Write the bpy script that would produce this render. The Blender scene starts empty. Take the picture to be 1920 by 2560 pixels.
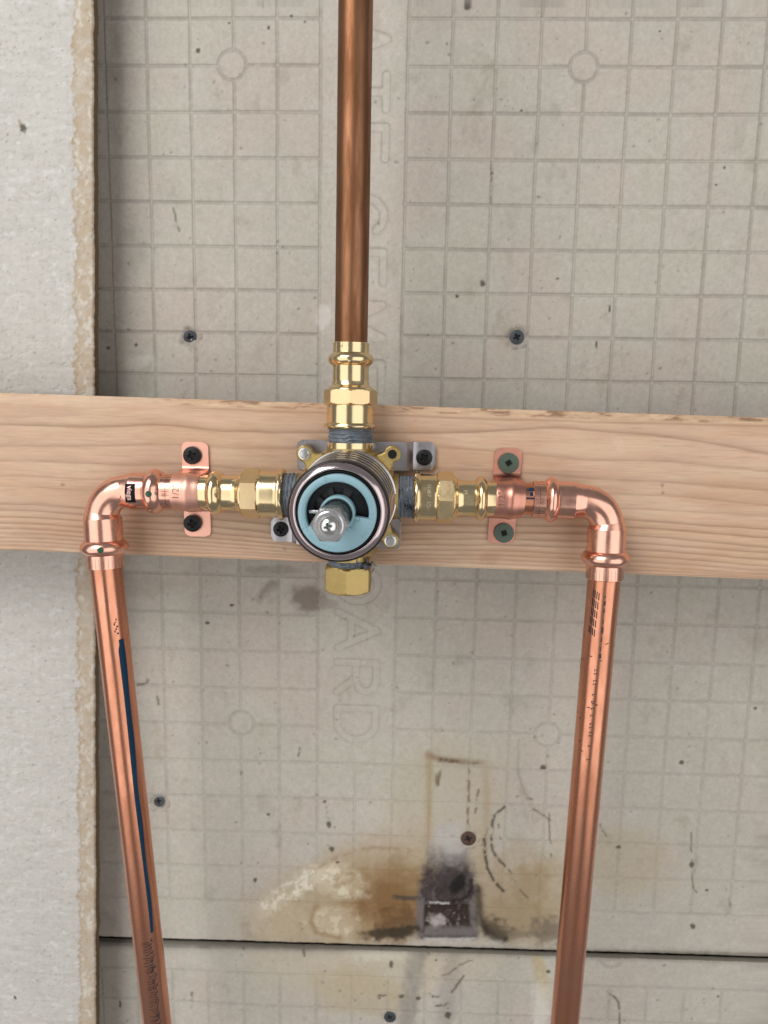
import bpy, bmesh, math, random
import numpy as np
from mathutils import Vector, Matrix
random.seed(7); rng = np.random.RandomState(11)
MM = 0.001
SC = bpy.context.scene; COL = SC.collection
PI = math.pi

# ------------------------------------------------------------------ camera
F = 1775.0                                   # focal length in pixels of a 1920 x 2560 picture
M = np.array([[0.99929042, -0.03015094, -0.02257402],
              [0.03304036, 0.98945115, 0.14104881],
              [0.01808313, -0.14169457, 0.98974524]])      # columns: right, forward, up
CAM = np.array([0.0, -370.0, 0.0])           # the camera stands 370 mm in front of the pipe axes
cd = bpy.data.cameras.new('camera'); cam = bpy.data.objects.new('camera', cd); COL.objects.link(cam)
cd.sensor_fit = 'HORIZONTAL'; cd.sensor_width = 7.42; cd.lens = 7.42 * F / 1920.0
cd.clip_start = 0.01; cd.clip_end = 50
R4 = Matrix(((M[0, 0], M[0, 2], -M[0, 1]), (M[1, 0], M[1, 2], -M[1, 1]), (M[2, 0], M[2, 2], -M[2, 1]))).to_4x4()
cam.matrix_world = Matrix.Translation(Vector(CAM) * MM) @ R4
cd.dof.use_dof = True; cd.dof.focus_distance = 0.350; cd.dof.aperture_fstop = 3.0
SC.camera = cam

# ------------------------------------------------------------------ light
world = bpy.data.worlds.new('World'); SC.world = world; world.use_nodes = True
bg = world.node_tree.nodes['Background']; bg.inputs[0].default_value = (0.93, 0.96, 1.0, 1); bg.inputs[1].default_value = 0.22
def area(name, loc, target, sx, sy, power, col):
    l = bpy.data.lights.new(name, 'AREA'); l.shape = 'RECTANGLE'; l.size = sx; l.size_y = sy; l.energy = power; l.color = col
    o = bpy.data.objects.new(name, l); COL.objects.link(o); o.location = loc
    o.rotation_euler = (Vector(target) - Vector(loc)).to_track_quat('-Z', 'Y').to_euler(); return o
area('key_lamp', (-0.75, -1.00, 1.05), (0, 0, -0.05), 0.9, 0.8, 18, (1.0, 0.99, 0.98))  # soft key lamp at upper left, its source unseen
area('fill_panel_left', (-0.86, -1.00, -0.22), (0, 0, -0.12), 1.30, 1.9, 10.5, (1.0, 0.985, 0.97))  # fill panel added for metal reflections, dark gap left in the middle
area('fill_panel_right', (0.84, -1.00, -0.20), (0, 0, -0.12), 1.36, 1.9, 10.5, (1.0, 0.985, 0.97))  # matching fill panel added on the right
SC.view_settings.view_transform = 'Standard'; SC.view_settings.look = 'None'
SC.view_settings.exposure = -0.05; SC.view_settings.gamma = 1

# ------------------------------------------------------------------ geometry of the place
def at(px, py, D):
    """the point of the plane at distance D (mm, along the wall's normal) seen at a pixel of the photograph"""
    d = M @ np.array([(px - 960) / F, 1, -(py - 1280) / F]); d = d * D / d[1]
    return Vector((float(d[0]), float(d[1]) - 370.0, float(d[2])))
def proj(X, Y, Z):
    v = np.stack([X - CAM[0], Y - CAM[1], Z - CAM[2]], -1) @ M
    return 960 + F * v[..., 0] / v[..., 1], 1280 - F * v[..., 2] / v[..., 1]
D_AX, D_PLANK, D_LEFT, D_BACK = 370, 385, 428, 455
VX, VZ = -29.6, -44.7                        # valve axis

# ------------------------------------------------------------------ materials
def mat(name, color, metal=0.0, rough=0.5, bump=0.0, bscale=400, var=0.0, vscale=60, stretch=(1, 1, 1), coat=0.0, rvar=0.0,
        col2=None, attr=None, spec=0.5, anis=0):
    m = bpy.data.materials.new(name); m.use_nodes = True; nt = m.node_tree; N = nt.nodes; L = nt.links
    b = N['Principled BSDF']; b.inputs['Metallic'].default_value = metal; b.inputs['Roughness'].default_value = rough
    b.inputs['Base Color'].default_value = (*color, 1); b.inputs['Coat Weight'].default_value = coat
    b.inputs['Specular IOR Level'].default_value = spec
    tc = N.new('ShaderNodeTexCoord'); mp = N.new('ShaderNodeMapping'); mp.inputs['Scale'].default_value = stretch
    L.new(tc.outputs['Object'], mp.inputs[0])
    if var or attr:
        no = N.new('ShaderNodeTexNoise'); no.inputs['Scale'].default_value = vscale; no.inputs['Detail'].default_value = 7; no.inputs['Roughness'].default_value = .65
        L.new(mp.outputs[0], no.inputs[0])
        if col2:
            mx = N.new('ShaderNodeMix'); mx.data_type = 'RGBA'
            rp = N.new('ShaderNodeMapRange'); rp.inputs[1].default_value = .35; rp.inputs[2].default_value = .65
            L.new(no.outputs[0], rp.inputs[0]); L.new(rp.outputs[0], mx.inputs[0])
            mx.inputs[6].default_value = (*color, 1); mx.inputs[7].default_value = (*col2, 1); L.new(mx.outputs[2], b.inputs['Base Color'])
        else:
            rp = N.new('ShaderNodeMapRange'); rp.inputs[1].default_value = .2; rp.inputs[2].default_value = .8
            rp.inputs[3].default_value = 1 - var; rp.inputs[4].default_value = 1 + var; L.new(no.outputs[0], rp.inputs[0])
            vm = N.new('ShaderNodeVectorMath'); vm.operation = 'SCALE'; L.new(rp.outputs[0], vm.inputs['Scale'])
            if attr:
                a = N.new('ShaderNodeAttribute'); a.attribute_name = attr; L.new(a.outputs['Color'], vm.inputs[0])
            else: vm.inputs[0].default_value = color
            L.new(vm.outputs[0], b.inputs['Base Color'])
        if rvar:
            r2 = N.new('ShaderNodeMapRange'); r2.inputs[1].default_value = .3; r2.inputs[2].default_value = .7
            r2.inputs[3].default_value = rough - rvar; r2.inputs[4].default_value = rough + rvar; L.new(no.outputs[0], r2.inputs[0]); L.new(r2.outputs[0], b.inputs['Roughness'])
    if bump:
        n2 = N.new('ShaderNodeTexNoise'); n2.inputs['Scale'].default_value = bscale; n2.inputs['Detail'].default_value = 5
        L.new(mp.outputs[0], n2.inputs[0]); bp = N.new('ShaderNodeBump'); bp.inputs['Strength'].default_value = bump; bp.inputs['Distance'].default_value = 0.0004
        L.new(n2.outputs[0], bp.inputs['Height']); L.new(bp.outputs[0], b.inputs['Normal'])
    return m
MT = dict(
    board=mat('grey_cement_board', (.4, .36, .3), rough=.9, attr='Col', var=.10, vscale=260, bump=.35, bscale=700, spec=.2),
    joint_backing=mat('dark_joint_backing', (.03, .025, .02), rough=.9),
    wood=mat('planed_softwood', (.5, .35, .24), rough=.62, attr='Col', var=.14, vscale=90, stretch=(1, 1, 22), bump=.12, bscale=200, spec=.3),
    copper=mat('bright_copper', (.88, .475, .355), 1, .23, var=.18, vscale=70, bump=.12, bscale=90, rvar=.09),
    copper_pipe=mat('drawn_copper', (.76, .35, .225), 1, .25, var=.2, vscale=62, stretch=(1.6, 1.6, .4), col2=(.58, .24, .14), bump=.06, bscale=300, rvar=.09),
    copper_dark=mat('tarnished_copper', (.33, .165, .09), 1, .42, var=.2, vscale=60, stretch=(2.4, 2.4, .36), col2=(.17, .072, .034), bump=.04, bscale=300, rvar=.1),
    strap=mat('copper_strap', (.84, .46, .35), 1, .42, var=.08, vscale=60, bump=.06, bscale=120, rvar=.06),
    strap_dark=mat('browned_copper_strap', (.66, .31, .23), 1, .34, var=.2, vscale=60, bump=.06, bscale=120, rvar=.08),
    brass=mat('polished_brass', (.80, .62, .36), 1, .18, var=.05, vscale=80, bump=.05, bscale=120, rvar=.04),
    brass_matt=mat('brushed_brass_flats', (.78, .59, .33), 1, .34, var=.08, vscale=300, bump=.12, bscale=600, rvar=.06),
    cast=mat('cast_brass', (.50, .37, .15), 1, .44, var=.18, vscale=120, bump=.3, bscale=1700, rvar=.05),
    chrome=mat('nickel_plate', (.64, .52, .52), 1, .15, var=.05, vscale=60, bump=.03, bscale=90),  # pink reflections of copper and wood put into the base colour
    thread=mat('nickel_thread', (.62, .585, .57), 1, .20, var=.1, vscale=90),
    groove_shade=mat('grimy_shaded_groove', (.02, .017, .016), .3, .5),  # dark colour stands for shade between the threads, with some grime
    steel=mat('stainless_bracket', (.40, .375, .385), 1, .30, var=.1, vscale=60, bump=.10, bscale=300, rvar=.08),
    zinc=mat('zinc_plated_steel', (.76, .75, .74), 1, .24, var=.08, vscale=200, bump=.05, bscale=200),
    spindle=mat('dark_spindle_and_recess', (.10, .12, .11), .8, .35, var=.2, vscale=300, bump=.4, bscale=500),
    black=mat('black_plastic', (.008, .008, .010), 0, .35),
    blackgear=mat('matt_black_plastic', (.016, .017, .020), 0, .5),
    rubber=mat('black_rubber', (.006, .006, .006), 0, .4),
    blue=mat('pale_blue_plastic', (.25, .41, .465), 0, .42, bump=.02, bscale=300, var=.03, vscale=50),
    tape=mat('grey_thread_sealant', (.125, .145, .17), 0, .40, var=.35, vscale=160, bump=.5, bscale=260, rvar=.08),
    tapeblack=mat('dried_sealant_bits', (.02, .023, .028), 0, .5, var=.4, vscale=500, bump=.8, bscale=900),
    screw=mat('black_phosphate_screw', (.014, .014, .014), .5, .42, var=.3, vscale=400, bump=.1, bscale=500),
    screwgreen=mat('green_coated_screw', (.062, .095, .068), 0, .45, var=.15, vscale=300, bump=.1, bscale=500),
    screwgrey=mat('grey_wall_screw', (.065, .072, .08), .5, .5, var=.3, vscale=300, bump=.2, bscale=500),
    screwrust=mat('rusty_screw', (.085, .045, .03), .1, .8, var=.5, vscale=300, bump=.6, bscale=500),
    recess_shade=mat('recess_shade_black', (.004, .004, .004), 0, .9),  # black that paints shade into recesses
    ink=mat('black_ink', (.012, .012, .014), 0, .5),
    inkblue=mat('blue_paint', (.003, .032, .07), 0, .5, spec=.2, var=.25, vscale=120),
    inkgreen=mat('green_paint', (.012, .075, .035), 0, .4, var=.3, vscale=400),
    inkgrey=mat('faded_black_ink', (.07, .04, .032), .3, .5),
    label=mat('printed_black', (.005, .005, .006), 0, .6, spec=.15),
    labelink=mat('bare_copper_letters', (.80, .52, .45), .6, .4),
    mark=mat('stamped_groove', (.30, .15, .10), .9, .4),
    markbrass=mat('stamped_light', (.98, .84, .58), 1, .3),
    bluemark=mat('raised_blue_letters', (.255, .43, .49), 0, .4),
)

# ------------------------------------------------------------------ object helpers
def setp(o, label=None, cat=None, group=None, kind=None):
    for k, v in (('label', label), ('category', cat), ('group', group), ('kind', kind)):
        if v: o[k] = v
    return o
def empty(name, loc, label, cat, group=None):
    o = bpy.data.objects.new(name, None); COL.objects.link(o); o.location = Vector(loc) * MM; o.empty_display_size = .01
    return setp(o, label, cat, group)
def link(name, me, m, parent=None):
    o = bpy.data.objects.new(name, me); COL.objects.link(o)
    if m and not me.materials: me.materials.append(MT[m])
    if parent:
        o.parent = parent; o.matrix_parent_inverse = Matrix.Translation(-parent.location)
    return o
class MB:
    def __init__(s): s.v = []; s.f = []; s.mi = []
    def add(s, vs, fs, mi=0):
        n = len(s.v); s.v += [tuple(p) for p in vs]; s.f += [tuple(i + n for i in f) for f in fs]; s.mi += [mi] * len(fs)
    def build(s, name, m, parent=None, angle=35, extra=()):
        me = bpy.data.meshes.new(name); me.from_pydata([(x * MM, y * MM, z * MM) for x, y, z in s.v], [], s.f)
        bm = bmesh.new(); bm.from_mesh(me); bmesh.ops.recalc_face_normals(bm, faces=bm.faces); bm.to_mesh(me); bm.free()
        me.polygons.foreach_set('use_smooth', [True] * len(me.polygons)); me.set_sharp_from_angle(angle=math.radians(angle))
        me.materials.append(MT[m])
        for e in extra: me.materials.append(MT[e])
        if extra: me.polygons.foreach_set('material_index', s.mi)
        me.update(); return link(name, me, None, parent)
def frame(d, u=None):
    d = Vector(d).normalized(); u = Vector(u) if u is not None else Vector((0, -1, 0))
    if abs(u.normalized().dot(d)) > .99: u = Vector((0, 0, 1))
    u = (u - d * u.dot(d)).normalized(); return d, u, d.cross(u)
def lathe(mb, o, d, prof, seg=64, u=None, rfun=None, caps=True, mi=0):
    """prof: list of (t, r); rfun(theta, t, r) may shape the section"""
    o = Vector(o); d, u, v = frame(d, u); vs = []
    for t, r in prof:
        for k in range(seg):
            a = 2 * PI * k / seg; rr = rfun(a, t, r) if rfun else r
            vs.append(o + d * t + (u * math.cos(a) + v * math.sin(a)) * rr)
    fs = []
    for j in range(len(prof) - 1):
        for k in range(seg):
            k2 = (k + 1) % seg; fs.append((j * seg + k, j * seg + k2, (j + 1) * seg + k2, (j + 1) * seg + k))
    if caps: fs += [tuple(range(seg))[::-1], tuple(range((len(prof) - 1) * seg, len(prof) * seg))]
    mb.add(vs, fs, mi)
def sweep(mb, pts, radii, seg=56, u=(0, -1, 0), caps=True):
    n = len(pts); vs = []
    for i, p in enumerate(pts):
        t = (pts[min(i + 1, n - 1)] - pts[max(i - 1, 0)]); d, uu, v = frame(t, u)
        for k in range(seg):
            a = 2 * PI * k / seg; vs.append(p + (uu * math.cos(a) + v * math.sin(a)) * radii[i])
    fs = [(j * seg + k, j * seg + (k + 1) % seg, (j + 1) * seg + (k + 1) % seg, (j + 1) * seg + k) for j in range(n - 1) for k in range(seg)]
    if caps: fs += [tuple(range(seg))[::-1], tuple(range((n - 1) * seg, n * seg))]
    mb.add(vs, fs)
def ngon(n, R, rot):                          # section of an n-sided nut
    ap = R * math.cos(PI / n)
    def f(a):
        x = (a - rot) % (2 * PI / n) - PI / n; return ap / math.cos(x)
    return f
def nut(mb, o, d, t0, t1, R, n, rot, cham=1.0, r_in=None):
    g = ngon(n, R, rot); ap = R * math.cos(PI / n) ; ts = [t0 + (t1 - t0) * q for q in (0, .03, .07, .12, .18, .25, .5, .75, .82, .88, .93, .97, 1)]
    def rf(a, t, r):
        e = min(t - t0, t1 - t); cone = ap * .985 + e * (R - ap) * 1.02 / (cham * .9) if e < cham else 99
        return min(g(a), cone)
    lathe(mb, o, d, [(t, R) for t in ts], seg=n * 16, rfun=rf)
def sm(a, b, x): x = min(max((x - a) / (b - a), 0), 1); return x * x * (3 - 2 * x)
def interp(prof, step=.35):
    """densify a (t,r) profile with eased steps between its points"""
    out = []
    for (t0, r0), (t1, r1) in zip(prof[:-1], prof[1:]):
        n = max(1, int(abs(t1 - t0) / step))
        for k in range(n): q = k / n; out.append((t0 + (t1 - t0) * q, r0 + (r1 - r0) * (q * q * (3 - 2 * q))))
    out.append(prof[-1]); return out
def bead(t0, t1, ra, R, rb, n=14):
    """a press-fitting bead between t0 and t1"""
    out = []; c = (t0 + t1) / 2; h = (t1 - t0) / 2
    for k in range(n + 1):
        x = -1 + 2 * k / n; base = ra if x < 0 else rb; w = math.cos(x * PI / 2) ** .75
        out.append((c + x * h, base + (R - base) * w))
    return out
def text_mesh(s, size, thick=0.0, align='CENTER', res=3):
    c = bpy.data.curves.new('t', 'FONT'); c.body = s; c.size = size; c.align_x = align; c.align_y = 'CENTER'; c.resolution_u = res; c.offset = thick
    o = bpy.data.objects.new('t', c); COL.objects.link(o); dg = bpy.context.evaluated_depsgraph_get(); dg.update()
    me = bpy.data.meshes.new_from_object(o.evaluated_get(dg)); vs = [tuple(v.co) for v in me.vertices]; fs = [tuple(p.vertices) for p in me.polygons]
    bpy.data.objects.remove(o); bpy.data.curves.remove(c); bpy.data.meshes.remove(me); return vs, fs
def wrap(mb, vs, fs, o, d, R, phi0=0, rot=0, u=(0, -1, 0), lift=.06):
    """flat (a,b) shapes laid on a cylinder: a along the axis, b around it"""
    o = Vector(o); d, u, v = frame(d, u); c, s = math.cos(rot), math.sin(rot); out = []
    for p in vs:
        a = p[0] * c - p[1] * s; b = p[0] * s + p[1] * c; ph = phi0 - b / R
        out.append(o + d * a + (u * math.cos(ph) + v * math.sin(ph)) * (R + lift))
    mb.add(out, fs)
def patch(a0, a1, b0, b1, na=2, nb=6):
    vs = [(a0 + (a1 - a0) * i / na, b0 + (b1 - b0) * j / nb) for i in range(na + 1) for j in range(nb + 1)]
    fs = [(i * (nb + 1) + j, (i + 1) * (nb + 1) + j, (i + 1) * (nb + 1) + j + 1, i * (nb + 1) + j + 1) for i in range(na) for j in range(nb)]
    return vs, fs
def extrude(mb, outline, y0, y1, bev=0.4):
    """outline in (x,z), counter-clockwise; front at y0 (nearer the camera) with a small bevel"""
    n = len(outline); cx = sum(p[0] for p in outline) / n; cz = sum(p[1] for p in outline) / n
    ins = []
    for i in range(n):
        p0 = Vector(outline[i - 1]); p1 = Vector(outline[i]); p2 = Vector(outline[(i + 1) % n])
        e1 = (p1 - p0); e2 = (p2 - p1); nn = Vector((-(e1.y), e1.x)).normalized() + Vector((-(e2.y), e2.x)).normalized()
        nn = nn.normalized() if nn.length > 1e-6 else Vector((0, 0)); ins.append(p1 + nn * bev)
    vs = [(p.x, y0, p.y) for p in ins] + [(p[0], y0 + bev * .8, p[1]) for p in outline] + [(p[0], y1, p[1]) for p in outline]
    fs = [tuple(range(n)), tuple(range(2 * n, 3 * n))[::-1]]
    for b in (0, n):
        fs += [(b + i, b + (i + 1) % n, b + n + (i + 1) % n, b + n + i) for i in range(n)]
    mb.add(vs, fs)
def rrect(x0, z0, x1, z1, r, n=6, rot=0):
    out = []
    for cx, cz, a0 in ((x1 - r, z0 + r, -PI / 2), (x1 - r, z1 - r, 0), (x0 + r, z1 - r, PI / 2), (x0 + r, z0 + r, PI)):
        for k in range(n + 1): a = a0 + PI / 2 * k / n; out.append((cx + r * math.cos(a), cz + r * math.sin(a)))
    if rot:
        mx, mz = (x0 + x1) / 2, (z0 + z1) / 2; c, s = math.cos(rot), math.sin(rot)
        out = [(mx + (x - mx) * c - (z - mz) * s, mz + (x - mx) * s + (z - mz) * c) for x, z in out]
    return out

# ------------------------------------------------------------------ noise and painting fields
LAT = rng.rand(256, 256)
def vnoise(x, y, s=0):
    x = x + s * 17.31; y = y + s * 9.77; xi = np.floor(x).astype(int); yi = np.floor(y).astype(int); fx = x - xi; fy = y - yi
    fx = fx * fx * (3 - 2 * fx); fy = fy * fy * (3 - 2 * fy); g = lambda i, j: LAT[i % 256, j % 256]
    return (g(xi, yi) * (1 - fx) + g(xi + 1, yi) * fx) * (1 - fy) + (g(xi, yi + 1) * (1 - fx) + g(xi + 1, yi + 1) * fx) * fy
def fbm(x, y, s=0, o=4):
    r = 0; a = .5; t = 0
    for k in range(o): r = r + a * vnoise(x * 2 ** k, y * 2 ** k, s + k * 3); t += a; a *= .55
    return r / t
def sstep(a, b, x): x = np.clip((x - a) / (b - a), 0, 1); return x * x * (3 - 2 * x)
def pdist(X, Y, pts):
    d = np.full(X.shape, 1e9)
    for (x0, y0), (x1, y1) in zip(pts[:-1], pts[1:]):
        dx, dy = x1 - x0, y1 - y0; t = np.clip(((X - x0) * dx + (Y - y0) * dy) / (dx * dx + dy * dy + 1e-9), 0, 1)
        d = np.minimum(d, np.hypot(X - x0 - t * dx, Y - y0 - t * dy))
    return d
class W:
    """a weight field known only inside a window of the sheet, to paint quickly"""
    __array_ufunc__ = None
    def __init__(s, sl, a): s.sl = sl; s.a = a
    def __mul__(s, o):
        if isinstance(o, np.ndarray): o = o[s.sl]
        return W(s.sl, s.a * o)
    __rmul__ = __mul__
def window(PX, PY, x0, x1, y0, y1):
    i = np.where((PX.max(0) >= x0) & (PX.min(0) <= x1))[0]; j = np.where((PY.max(1) >= y0) & (PY.min(1) <= y1))[0]
    if len(i) == 0 or len(j) == 0: return (slice(0, 0), slice(0, 0))
    return (slice(j[0], j[-1] + 1), slice(i[0], i[-1] + 1))
def mixc(C, col, w):
    if isinstance(w, W):
        if w.a.size: C[w.sl] = C[w.sl] * (1 - w.a[..., None]) + np.array(col) * w.a[..., None]
        return C
    return C * (1 - w[..., None]) + np.array(col) * w[..., None]
def sheet(name, xs, zs, D, thick, hf, cf, m, xf=None, parent=None, edgecol=None):
    """a slab seen from the front: relief hf and colour cf are sampled on a fine grid"""
    X, Z = np.meshgrid(np.asarray(xs, float), np.asarray(zs, float)); X0, Z0 = X.copy(), Z.copy()
    if xf: X, Z = xf(X, Z)
    Y = np.full(X.shape, float(D - 370)); PX, PY = proj(X, Y, Z)
    H = hf(X0, Z0, PX, PY); C = cf(X0, Z0, PX, PY, H); Y = Y + H
    ny, nx = X.shape; idx = np.arange(nx * ny).reshape(ny, nx)
    V = np.stack([X, Y, Z], -1).reshape(-1, 3); Cc = C.reshape(-1, 3)
    per = np.concatenate([idx[0, :], idx[1:, -1], idx[-1, -2::-1], idx[-2:0:-1, 0]]); n0 = len(V); npn = len(per)
    B = V[per].copy(); B[:, 1] = D - 370 + thick
    E = V[per].copy(); E2 = E.copy(); E2[:, 1] += .25
    ec = np.array(edgecol) if edgecol is not None else None
    V = np.concatenate([V, E, B]); Cp = Cc[per] if ec is None else np.tile(ec, (npn, 1)); Cc = np.concatenate([Cc, Cp, Cp])
    q = np.stack([idx[:-1, :-1], idx[:-1, 1:], idx[1:, 1:], idx[1:, :-1]], -1).reshape(-1, 4)
    k = np.arange(npn); k2 = (k + 1) % npn
    s2 = np.stack([n0 + k, n0 + npn + k, n0 + npn + k2, n0 + k2], -1)
    Fq = np.concatenate([q, s2]); me = bpy.data.meshes.new(name)
    me.vertices.add(len(V)); me.vertices.foreach_set('co', (V * MM).ravel()); me.loops.add(Fq.size); me.loops.foreach_set('vertex_index', Fq.ravel().astype(np.int32))
    me.polygons.add(len(Fq)); me.polygons.foreach_set('loop_start', (np.arange(len(Fq)) * 4).astype(np.int32))
    me.polygons.foreach_set('use_smooth', np.concatenate([np.ones(len(q)), np.zeros(len(s2))]).astype(bool))
    me.update(calc_edges=True); a = me.color_attributes.new('Col', 'FLOAT_COLOR', 'POINT')
    a.data.foreach_set('color', np.concatenate([np.clip(Cc, 0, 1), np.ones((len(Cc), 1))], 1).astype(np.float32).ravel())
    me.materials.append(MT[m]); return link(name, me, None, parent)
def axis_coords(a, b, step, lo, hi, coarse=12):
    return np.concatenate([np.arange(lo, a, coarse), np.arange(a, b, step), np.arange(b, hi + 1, coarse)])

# ------------------------------------------------------------------ the cement boards
SB = D_BACK / 445.0
PC = 25.5 * SB; PR = 25.42 * SB
GX0, GX1, GZ = -182.8 * SB, -4.5 * SB, 223.5 * SB
COLS_L = [GX0 + PC * k for k in range(-4, 6)]; COLS_R = [GX1 + PC * k for k in range(0, 14)]
ROWS = [GZ - PR * k for k in range(-4, 23)]; ZR18 = GZ - PR * 18; ZR22 = GZ - PR * 22
SEAM = lambda X: -375.0 + (X - 0) * .0116
def arc(cx, cy, rx, ry, a0, a1, n=14): return [(cx + rx * math.cos(math.radians(a0 + (a1 - a0) * k / n)), cy + ry * math.sin(math.radians(a0 + (a1 - a0) * k / n))) for k in range(n + 1)]
GLY = {'A': [[(0, 0), (.5, 1), (1, 0)], [(.2, .34), (.8, .34)]], 'T': [[(0, 1), (1, 1)], [(.5, 1), (.5, 0)]],
       'E': [[(1, 1), (0, 1), (0, 0), (1, 0)], [(0, .5), (.85, .5)]], 'C': [arc(.5, .5, .5, .5, 40, 320)], 'M': [[(0, 0), (.06, 1), (.5, .25), (.94, 1), (1, 0)]],
       'N': [[(0, 0), (0, 1), (1, 0), (1, 1)]], 'O': [arc(.5, .5, .5, .5, 0, 360, 24)],
       'B': [[(0, 0), (0, 1), (.6, 1)] + arc(.6, .77, .38, .23, 90, -90, 8) + [(0, .54)], [(.6, .54)] + arc(.6, .27, .4, .27, 90, -90, 8) + [(0, 0)]],
       'R': [[(0, 0), (0, 1), (.55, 1)] + arc(.55, .74, .42, .26, 90, -90, 8) + [(0, .48)], [(.5, .48), (1, 0)]],
       'D': [[(0, 0), (0, 1), (.45, 1)] + arc(.45, .5, .55, .5, 90, -90, 12) + [(0, 0)]]}
LET = [('A', 45, 150), ('T', 176, 283), ('E', 306, 407), ('C', 482, 597), ('E', 619, 715), ('M', 746, 860), ('E', 898, 985), ('N', 1010, 1100), ('T', 1120, 1210), ('B', 1300, 1390),
       ('O', 1408, 1513), ('A', 1522, 1630), ('R', 1647, 1740), ('D', 1762, 1857)]
def letters(X, Z):
    d = np.full(X.shape, 99.0)
    xb, xt = at(834, 1700, D_BACK).x + 2.6, at(950, 1700, D_BACK).x - 2.6
    band = (X > xb - 8) & (X < xt + 8); Xb, Zb = X[band], Z[band]; db = d[band]
    for ch, y0, y1 in LET:
        z0, z1 = at(890, y0, D_BACK).z - 2.6, at(890, y1, D_BACK).z + 2.6
        for st in GLY[ch]:
            db = np.minimum(db, pdist(Zb, Xb, [(z0 + (z1 - z0) * p[0], xb + (xt - xb) * p[1]) for p in st]))
    d[band] = db; return d
CIRC = [at(580, 162, D_BACK), at(1460, 168, D_BACK), at(604, 1807, D_BACK), at(1369, 1837, D_BACK)]
CIRC2 = [at(1529, 2396, D_BACK), at(1900, 2398, D_BACK)]
def grid_relief(X, Z, rows, colsL, colsR, circs, zmin, zmax, zmid):
    wob = (fbm(X / 60, Z / 60, 5, 2) - .5) * .9; d = np.full(X.shape, 99.0)
    inL = X < COLS_L[-1] + .6; inR = X > COLS_R[0] - .6; full = Z < zmid + .6
    for z in rows:
        dd = np.abs(Z + wob - z); ok = inL | inR | full if z < zmid + 1 else (inL | inR); d = np.where(ok, np.minimum(d, dd), d)
    for x in colsL + colsR: d = np.where((Z > zmin - .6) & (Z < zmax), np.minimum(d, np.abs(X + wob * .7 - x)), d)
    xm = (COLS_L[-1] + COLS_R[0]) / 2; d = np.where((Z < zmid) & (Z > zmin - .6), np.minimum(d, np.abs(X - xm)), d)
    g = np.exp(-(d / .44) ** 2) * .54 * (.62 + .38 * sstep(-200, 40, Z))
    for c in circs:
        r = np.hypot(X - c.x, Z - c.z); g = np.where(r < 8.3, 0, g) ; g = np.maximum(g, np.exp(-((r - 8.3) / .55) ** 2) * .40)
    return g * (.6 + .9 * fbm(X / 25, Z / 25, 8, 3))
def specks(X, Z, C, n, x0, x1, z0, z1, seed, smin=.25, smax=.9, dark=(.09, .075, .06)):
    r = np.random.RandomState(seed)
    W = np.zeros(X.shape)
    xs1, zs1 = X[0, :], Z[:, 0]
    for k in range(n):
        cx, cz = r.uniform(x0, x1), r.uniform(z0, z1); s = smin + (smax - smin) * r.rand() ** 3; e = r.uniform(.6, 1.8); a = r.rand() * PI; w = r.uniform(.25, .8)
        i = np.where(np.abs(xs1 - cx) < 3)[0]; j = np.where(np.abs(zs1 - cz) < 3)[0]
        if len(i) == 0 or len(j) == 0: continue
        sl = (slice(j[0], j[-1] + 1), slice(i[0], i[-1] + 1)); x = X[sl] - cx; z = Z[sl] - cz
        u = (x * math.cos(a) + z * math.sin(a)) / (s * e); v = (-x * math.sin(a) + z * math.cos(a)) / s
        W[sl] = np.maximum(W[sl], w * np.exp(-(u * u + v * v)))
    return mixc(C, dark, W)
# positions of stains are given where they were measured on the photograph
def blob(PX, PY, cx, cy, rx, ry, ang=0, rag=.5, s=1, soft=.35, sc=28.):
    m_ = max(rx, ry) * (1 + soft + rag) if ang else 0; ex = m_ or rx * (1 + soft + rag); ey = m_ or ry * (1 + soft + rag)
    sl = window(PX, PY, cx - ex, cx + ex, cy - ey, cy + ey); PX, PY = PX[sl], PY[sl]
    c, q = math.cos(math.radians(ang)), math.sin(math.radians(ang)); x = PX - cx; y = PY - cy
    r = np.hypot((x * c + y * q) / rx, (-x * q + y * c) / ry) + rag * (fbm(PX / sc, PY / sc, s, 4) - .5) * 2
    return W(sl, 1 - sstep(1 - soft, 1 + soft, r))
def stroke(PX, PY, pts, w, rag=.6, s=1, brk=0.0):
    if len(pts) > 2:
        q = [pts[0]] + list(pts) + [pts[-1]]; out = []
        for i in range(1, len(q) - 2):
            for t in (0, .25, .5, .75): out.append(tuple(.5 * (2 * q[i][k] + (q[i + 1][k] - q[i - 1][k]) * t + (2 * q[i - 1][k] - 5 * q[i][k] + 4 * q[i + 1][k] - q[i + 2][k]) * t * t + (3 * q[i][k] - q[i - 1][k] - 3 * q[i + 1][k] + q[i + 2][k]) * t ** 3) for k in (0, 1)))
        pts = out + [pts[-1]]
    xs_ = [p[0] for p in pts]; ys_ = [p[1] for p in pts]; e = w * 2.6 + 5; sl = window(PX, PY, min(xs_) - e, max(xs_) + e, min(ys_) - e, max(ys_) + e); PX, PY = PX[sl], PY[sl]
    d = pdist(PX + (fbm(PX / 9, PY / 9, s) - .5) * 6, PY + (fbm(PX / 9, PY / 9, s + 5) - .5) * 6, pts); a = np.exp(-(d / w) ** 2)
    if brk: a = a * sstep(brk - .1, brk + .1, fbm(PX / 14, PY / 14, s + 9))
    return W(sl, a)
BASE = np.array([.46, .422, .366])
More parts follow.
